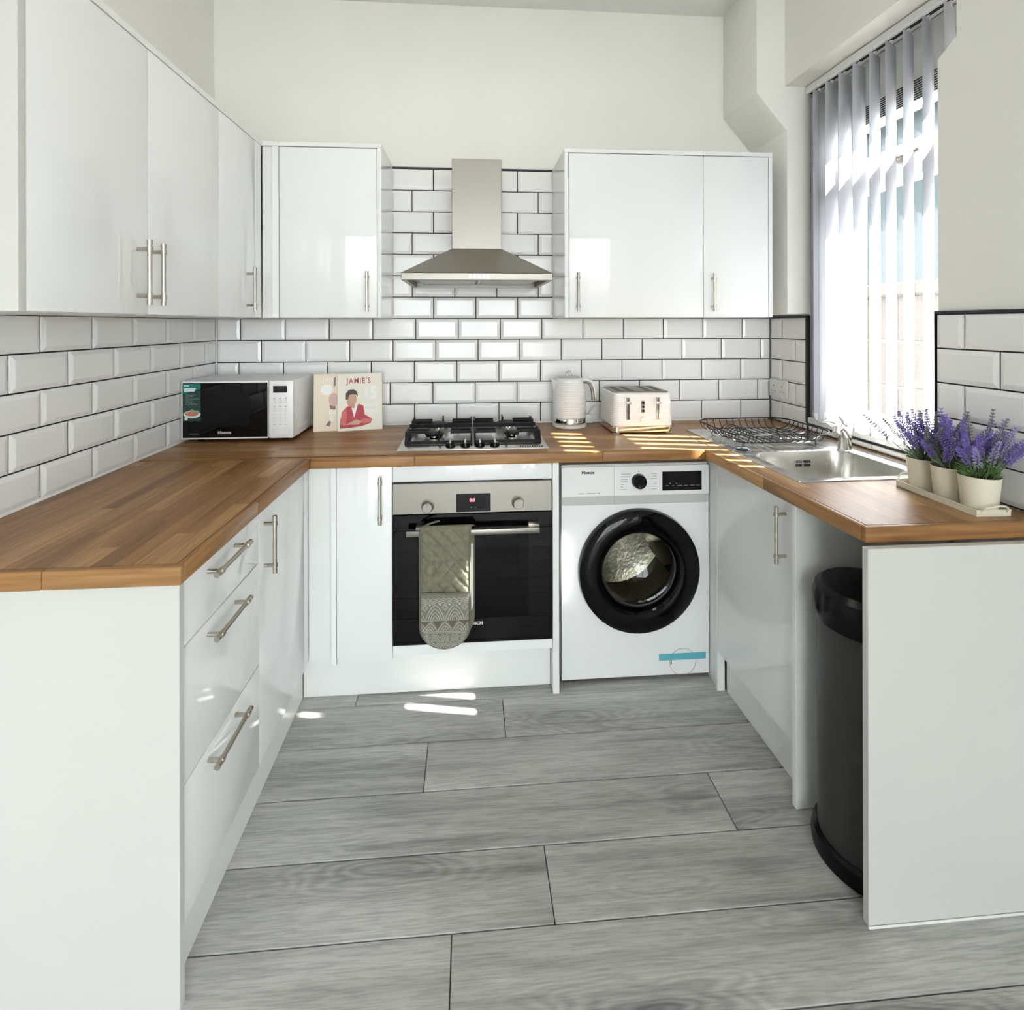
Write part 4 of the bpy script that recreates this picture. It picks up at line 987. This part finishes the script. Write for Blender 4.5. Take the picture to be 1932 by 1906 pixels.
m = MB(); m.tube([(p[0] - (.007 if i > 2 else .003), p[1] - .004, p[2] - (.008 if i < 4 else 0)) for i, p in enumerate(hp)], .0085, 10); m.build('handle_grip', 'steel', kt)
kc = thing('power_plug', 'white plug and coiled flex behind the kettle', 'plug', (.575, 2.545, WT + .0005), local=True)
m = MB(); m.box(-.022, .022, -.010, .014, 0, .044, b=.007, seg=2); m.build('plug_body', 'white_plastic', kc)
m = MB(); m.tube([(0, -.006, .040), (.012, -.010, .060), (.030, -.006, .078), (.045, .006, .082)], .0032, 8); m.build('flex', 'white_plastic', kc)

# ------------------------------------------------------------------ toaster
to = thing('toaster', 'white ribbed four-slice toaster with chrome trim', 'toaster', (.756, 2.392, WT), local=True)
TX, TY = .135, .120
m = MB(); m.loft([rrect(0, 0, TX - .004, TY - .004, .02, .006), rrect(0, 0, TX, TY, .022, .009), rrect(0, 0, TX, TY, .022, .033), rrect(0, 0, TX - .003, TY - .003, .022, .034)]); m.build('chrome_base', 'chrome', to)
for sx in (-1, 1):
    for sy in (-1, 1): bx('foot', 'chrome', to, sx * .118 - .014, sx * .118 + .014, sy * .106 - .011, sy * .106 + .011, .0004, .0055, b=.001)
rings = []; NR = 15
for i in range(NR * 4 + 1):
    t = i / (NR * 4); z = .0345 + .140 * t; rib = .0013 if i % 4 == 0 else 0; tp = .006 * t
    rings.append(rrect(0, 0, TX + .001 - rib - tp, TY + .001 - rib - tp * .6, .026, z))
rings.append(rrect(0, 0, TX - .012, TY - .009, .022, .1785))
m = MB(); m.loft(rings); tb = m.build('body', 'white_plastic', to, smooth=60)
m = MB(); m.loft([rrect(0, 0, TX - .013, TY - .010, .02, .1787), rrect(0, 0, TX - .013, TY - .010, .02, .1815), rrect(0, 0, TX - .016, TY - .013, .02, .1835)]); tt = m.build('top_plate', 'steel', to)
for x in (-.090, -.042, .042, .090):
    s_ = bx('slot', 'black_matt', tt, x - .014, x + .014, -.082, .082, .1836, .1840); m = MB()
    for y in (-.05, 0, .05): m.tube([(x - .012, y, .1844), (x + .012, y, .1844)], .0008, 5)
    m.build('slot_wire', 'chrome', s_)
YF = -TY - .0012
for x in (-.066, .067):
    lv = MB().extr([(x - .0075 + .0, YF - .0006, .062), (x + .0075, YF - .0006, .062), (x + .0075, YF - .0006, .160), (x - .0075, YF - .0006, .160)], (0, .0030, 0), b=.001).build('lever_slot', 'chrome', to)
    bx('slot_opening', 'black_matt', lv, x - .002, x + .002, YF - .0011, YF - .0007, .067, .155)
    m = MB(); m.box(x - .011, x + .011, YF - .016, YF - .0012, .132, .142, b=.003, seg=2); m.build('lever', 'chrome', lv)
bp = MB().extr([(-.0085 + .0, YF - .0006, .092), (.0085, YF - .0006, .092), (.0085, YF - .0006, .144), (-.0085, YF - .0006, .144)], (0, .0030, 0), b=.0014).build('button_panel', 'chrome', to)
for z in (.101, .118, .135): MB().lathe([(.0058, 0), (.0050, .003), (.001, .0032)], (0, YF - .0008, z), (0, -1, 0), 16).build('button', 'black_plastic', bp)
MB().lathe([(.014, -.001), (.0135, .008), (.0115, .0095), (.001, .0098)], (0, YF + .0010, .0635), (0, -1, 0), 24).build('browning_dial', 'offwhite_plastic', to)

# ------------------------------------------------------------------ sink with drainer
sk = thing('sink', 'stainless steel inset sink with ribbed drainer by the window', 'sink', (.9925, 1.5325, WT), local=True, rotz=R(1.3))
SW, SL = .498, .806; BCX, BCY, BHX, BHY = .238, .205, .198, .172
m = MB(); n = 8
o_ = rrect(SW / 2, .205, SW / 2, .205, .012, .0006, n); o2 = rrect(SW / 2, .205, SW / 2 - .002, .203, .012, .0036, n); o3 = rrect(SW / 2, .205, SW / 2 - .010, .195, .012, .0030, n)
i0 = rrect(BCX, BCY, BHX, BHY, .075, .0028, n); i1 = rrect(BCX, BCY, BHX - .004, BHY - .004, .074, .0005, n); i2 = rrect(BCX, BCY, BHX - .012, BHY - .012, .07, -.045, n); i3 = rrect(BCX, BCY, BHX - .020, BHY - .020, .07, -.125, n); i4 = rrect(BCX, BCY, BHX - .055, BHY - .055, .06, -.152, n); i5 = rrect(BCX, BCY, .04, .04, .039, -.156, n)
m.loft([o_, o2, o3, i0, i1, i2, i3, i4, i5], False, True); m.build('bowl', 'steel_sink', sk, smooth=40)
MB().lathe([(.040, 0), (.036, .003), (.020, .001), (.001, .001)], (BCX, BCY, -.1558), seg=24).build('waste', 'chrome', sk)
sl = MB()
for r_ in range(2):
    for c_ in range(6): 
        x = .232 + c_ * .0085 + (.008 if c_ > 2 else 0); sl.box(x, x + .005, BCY + BHY - .0168 + .0008 * r_, BCY + BHY - .0148, -.040 - r_ * .014, -.030 - r_ * .014)
sl.build('overflow_slots', 'black_matt', sk)
m = MB(); NX_, NY_ = 96, 6; g_ = []
for j in range(NY_ + 1):
    y = .4105 + (SL - .4105) * j / NY_; row = []
    for i in range(NX_ + 1):
        x = SW * i / NX_; e = min(x, SW - x); ins = .035 < x < .40 and .435 < y < SL - .02
        z = .0036 - (.0006 if not ins else .0020) + (.0030 * max(0, math.cos(x * 2 * math.pi / .0332)) if ins else 0)
        row.append((x, y, z))
    g_.append(row)
m.loft(g_, False, False, closed=False)
m.box(0, SW, .4105, .4125, .0004, .0014); m.box(0, .002, .4126, SL, .0004, .0028); m.box(SW - .002, SW, .4126, SL, .0004, .0028); m.box(.0021, SW - .0021, SL - .002, SL, .0004, .0028)
m.build('drainer', 'steel_sink', sk, smooth=60)
MB().lathe([(.024, 0), (.024, .003), (.018, .005), (.004, .006), (.001, .0065)], (.055, .420, .0050), seg=20).build('plug', 'plug_blue', sk)

tp = thing('kitchen_tap', 'chrome mixer tap standing behind the sink bowl', 'tap', (1.3955, 1.885, WT + .0038), local=True)
MB().lathe([(.026, .0003), (.026, .006), (.0225, .009), (.0215, .050), (.024, .078), (.021, .092), (.001, .096)], seg=28).build('body', 'chrome', tp)
m = MB(); m.tube([(-.004, -.006, .062), (-.030, -.028, .088), (-.058, -.052, .104), (-.086, -.076, .100), (-.098, -.087, .084)], [.017, .0155, .0135, .0125, .012], 14); m.build('spout', 'chrome', tp)
m = MB(); m.tube([(.002, .004, .094), (.012, .020, .108), (.020, .052, .118)], [.012, .010, .007], 12); m.build('lever', 'chrome', tp)
m = MB(); m.tube([(-.018, .004, .100), (-.045, .016, .108), (-.070, .028, .108)], [.006, .005, .004], 10); m.build('lever_arm', 'chrome', tp)

# ------------------------------------------------------------------ wire dish rack
dr_ = thing('dish_rack', 'black wire dish rack standing on the drainer', 'dish rack', (1.20, 2.11, WT + .004), local=True, rotz=R(1.3))
m = MB()
RX, RY = .205, .175
rim = [(p[0], p[1], .055 + .010 * abs(p[0]) / RX * 0) for p in rrect(0, 0, RX, RY, .07, 0, 8)]
base = [(p[0], p[1], .018) for p in rrect(0, 0, RX - .045, RY - .035, .05, 0, 8)]
m.tube(rim, .0030, 6, True); m.build('rim', 'wire', dr_)
m = MB(); m.tube(base, .0022, 6, True)
for i in range(-5, 6): m.tube([(i * .028, -(RY - .036), .018), (i * .028, RY - .036, .018)], .0018, 5)
for y in (-.06, .06): m.tube([(-(RX - .046), y, .0155), (RX - .046, y, .0155)], .0016, 5)
m.build('floor_grid', 'wire', dr_)
for i in range(-6, 7):
    if abs(i) <= 5:
        for s in (-1, 1):
            x = i * .030; mm = MB(); mm.tube([(x, s * RY, .055), (x, s * (RY - .004), .040), (x, s * (RY - .018), .024), (x, s * (RY - .036), .018)], .0018, 5); mm.build('side_wire', 'wire', dr_)
    if abs(i) <= 4:
        for s in (-1, 1):
            y = i * .030; mm = MB(); mm.tube([(s * RX, y, .055), (s * (RX - .004), y, .040), (s * (RX - .020), y, .024), (s * (RX - .046), y, .018)], .0018, 5); mm.build('side_wire', 'wire', dr_)
for i in range(7):
    y = -.09 + i * .024; mm = MB(); mm.tube([(-.150 + .078 * (1 - math.cos(t)) / 2 * 1.0, y, .018 + .038 * math.sin(t)) for t in [math.pi * k / 10 for k in range(11)]], .0018, 5); mm.build('plate_loop', 'wire', dr_)
for x, y in ((-.15, -.125), (.15, -.125), (-.15, .125), (.15, .125)):
    mm = MB(); mm.tube([(x, y, .018), (x, y, .0006)], .0022, 6); mm.build('foot', 'wire', dr_)

# ------------------------------------------------------------------ twin socket on the tiles
so = thing('wall_socket', 'white twin wall socket on the tiled return by the window', 'socket', (XF, 2.486, 1.074))
sp = MB().box(XF - .0145, XF - .0045, 2.4135, 2.5585, 1.031, 1.117, b=.003, seg=2).build('face_plate', 'white_plastic', so)
for yc in (2.452, 2.520):
    bx('pin_hole', 'dark_print', sp, XF - .0150, XF - .0146, yc - .002, yc + .002, 1.082, 1.090)
    for d in (-.011, .011): bx('pin_hole', 'dark_print', sp, XF - .0150, XF - .0146, yc + d - .003, yc + d + .003, 1.058, 1.062)
    bx('switch', 'white_plastic', sp, XF - .0175, XF - .0146, yc - .020, yc - .010, 1.094, 1.109, b=.001)

# ------------------------------------------------------------------ lavender pots on a tray
tr = thing('pot_tray', 'cream enamel tray holding three lavender pots', 'tray', (1.303, 1.357, WT + .0006), local=True, rotz=R(-1.8))
TW, TL, TH = .0445, .130, .0155
m = MB(); m.box(-TW, TW, -TL, TL, 0, .002)
m.box(-TW, -TW + .0018, -TL, TL, .0021, TH); m.box(TW - .0018, TW, -TL, TL, .0021, TH); m.box(-TW + .0019, TW - .0019, -TL, -TL + .0018, .0021, TH); m.box(-TW + .0019, TW - .0019, TL - .0018, TL, .0021, TH)
m.tube([(-TW, -TL, TH), (TW, -TL, TH), (TW, TL, TH), (-TW, TL, TH)], .0017, 6, True); m.build('tray_pan', 'cream_enamel', tr)
for s in (-1, 1):
    m = MB(); m.tube([(-.033, s * (TL + .0012), .010)] + [(-.033 * math.cos(t) * 1.0, s * (TL + .0012 + .016 * math.sin(t)), .012 + .020 * math.sin(t)) for t in [math.pi * k / 12 for k in range(13)]] + [(.033, s * (TL + .0012), .010)], .0020, 8); m.build('tray_handle', 'cream_enamel', tr)

# one flower spike: stem with whorls of florets; shared by every spike of its tone
def spike_mesh(name, tone, hgt, seed, bud):
    rr = random.Random(seed); m = MB(); bend = rr.uniform(-.012, .012)
    path = [(bend * (t ** 2), 0, hgt * t) for t in [k / 6 for k in range(7)]]
    m.tube(path, [.0011] * 5 + [.0008, .0006], 5)
    stem = MB(); n0 = len(m.bm.faces)
    nw = 11
    for i in range(nw):
        t = .50 + .5 * i / (nw - 1); z = hgt * t; r = (.0068 if bud else .0052) * (1 - .65 * max(0, (t - .75) / .25)) * (1 - .2 * (i % 2))
        for k in range(5):
            a = 2 * math.pi * (k + .5 * (i % 2)) / 5 + rr.uniform(-.3, .3); c = Vector((bend * t * t + r * math.cos(a), r * math.sin(a), z + rr.uniform(-.001, .001)))
            d = Vector((math.cos(a), math.sin(a), .9)).normalized() * .0048; s = d.cross(Vector((0, 0, 1))).normalized() * .0021; u = s.cross(d).normalized() * .0021
            v = [m.bm.verts.new(q) for q in (c - d * .6, c + s, c + u, c - s, c - u, c + d)]
            for f_ in ((0, 2, 1), (0, 3, 2), (0, 4, 3), (0, 1, 4), (5, 1, 2), (5, 2, 3), (5, 3, 4), (5, 4, 1)): m.bm.faces.new([v[q] for q in f_])
    me = bpy.data.meshes.new(name); bmesh.ops.recalc_face_normals(m.bm, faces=m.bm.faces)
    m.bm.faces.ensure_lookup_table()
    for i, f_ in enumerate(m.bm.faces): f_.material_index = 0 if i < n0 else 1
    m.bm.to_mesh(me); m.bm.free(); stem.bm.free(); me.materials.append(M['stem_green']); me.materials.append(M[tone]); return me
SPK = [spike_mesh('flower_spike', t, h_, s_, b_) for t, h_, s_, b_ in (('lavender', .150, 1, True), ('lavender', .130, 2, True), ('lavender_pale', .155, 3, True), ('lavender_grey', .170, 4, False), ('lavender', .115, 5, True))]
def lavender(label, x, y, mix, seed, n, spread, leaf):
    rr = random.Random(seed); o = thing('potted_lavender', label, 'potted plant', (x, y, WT + .0032), 'three potted lavenders', local=True)
    MB().lathe([(.0355, .0), (.0365, .002), (.0440, .088), (.0458, .089), (.0452, .0905), (.0425, .0895), (.0350, .006), (.001, .005)], seg=36).build('pot', 'cream_enamel', o)
    MB().lathe([(.0415, .078), (.030, .082), (.001, .083)], seg=20).build('soil', 'soil', o)
    for i in range(n):
        a = rr.uniform(0, 2 * math.pi); q = rr.random() ** .7; tl = q * spread; k = mix[rr.randrange(len(mix))]
        s_ = bpy.data.objects.new('flower_spike', SPK[k]); col.objects.link(s_); s_.parent = o
        r0 = rr.uniform(.004, .026); s_.location = (r0 * math.cos(a), r0 * math.sin(a), .080)
        ax = Vector((-math.sin(a), math.cos(a), 0)); lean = tl
        zs = rr.uniform(.72, 1.08); L_ = .172 * zs; room = XT - .014 - (x + r0 * math.cos(a))
        if math.cos(a) > .05: lean = min(lean, math.asin(min(1, max(.02, room / (L_ * math.cos(a))))))          # the wall stops them
        s_.rotation_euler = (Matrix.Rotation(lean, 3, ax) @ Matrix.Rotation(rr.uniform(0, 6.28), 3, 'Z')).to_euler(); s_.scale = (1, 1, zs)
    m = MB()
    for i in range(230):
        a = rr.uniform(0, 2 * math.pi); r0 = rr.uniform(.002, .034); z0 = .080 + rr.random() ** 1.4 * .050; p = Vector((r0 * math.cos(a), r0 * math.sin(a), z0))
        out = rr.uniform(.3, 1.2); d = Vector((math.cos(a) * out, math.sin(a) * out, rr.uniform(.5, 1.2))).normalized(); L = rr.uniform(.018, .042)
        if (x + (p + d * L).x) > XT - .004: continue
        s = d.cross(Vector((rr.uniform(-1, 1), rr.uniform(-1, 1), .3))).normalized() * rr.uniform(.0020, .0034); b_ = Vector((0, 0, -.004))
        m.poly([p, p + d * L * .45 + s, p + d * L + b_, p + d * L * .45 - s])
    tag(m.build('foliage', leaf, o, smooth=0), kind='stuff')
    m = MB()
    for i in range(26):
        a = rr.uniform(0, 6.28); r0 = rr.uniform(.0, .03); p = Vector((r0 * math.cos(a), r0 * math.sin(a), .081)); m.tube([p, p + Vector((math.cos(a) * .008, math.sin(a) * .008, .03)), p + Vector((math.cos(a) * .018 * (.3 if math.cos(a) > .3 else 1), math.sin(a) * .018, .055))], [.0014, .0011, .0006], 4)
    tag(m.build('stems', 'stem_green', o), kind='stuff')
    return o
lavender('lavender in a cream pot with thin greyish spikes at the window end of the tray', 1.3120, 1.4435, [3, 3, 2, 0, 3], 21, 26, R(52), 'leaf_grey')
lavender('lavender in a cream pot with dense violet spikes between the other two pots', 1.3050, 1.3525, [0, 1, 0, 4, 2], 22, 40, R(42), 'leaf_grey')
lavender('lavender in a cream pot with bright green leaves at the near tray handle', 1.2990, 1.2650, [0, 1, 2, 4, 3], 23, 32, R(46), 'leaf_green')

# ------------------------------------------------------------------ bin
bn = thing('waste_bin', 'tall black and charcoal waste bin under the worktop overhang', 'bin', (1.046, 1.3165, 0), local=True)
MB().lathe([(.131, .0004), (.137, .004), (.1385, .020), (.134, .042), (.124, .050)], seg=56).build('base', 'black_plastic', bn)
MB().lathe([(.1225, .0505), (.1225, .610)], seg=56).build('body', 'bin_body', bn, smooth=30)
m = MB(); m.lathe([(.124, .6105), (.130, .612), (.1335, .625), (.1335, .668), (.128, .690), (.112, .703), (.06, .709), (.001, .710)], seg=56); li = m.build('lid', 'black_plastic', bn)
m = MB(); m.extr([(-.050, -.1335, .606), (.050, -.1335, .606), (.040, -.1335, .585), (-.040, -.1335, .585)], (0, .012, 0), b=.003); m.build('lid_catch', 'black_plastic', li)

# ------------------------------------------------------------------ added ceiling fill light, out of view above the frame
def ceiling_fill(label, x, y, r, es):
    o = thing('ceiling_fill', label, 'lamp', (x, y, 2.93))
    MB().lathe([(r + .02, 0), (r + .02, -.035), (r + .004, -.045)], (x, y, 2.9295), seg=40).build('housing', 'white_plastic', o)
    mat('fill_diffuser', (.9, .9, .88), .5, emit=(1.0, .965, .90), es=es)
    MB().lathe([(r, -.0462), (r * .85, -.060), (.001, -.066)], (x, y, 2.9295), seg=40).build('diffuser', 'fill_diffuser', o)
ES1 = 1.0
ceiling_fill('added round ceiling fill light out of view over the kitchen floor', .05, 1.55, .22, ES1)
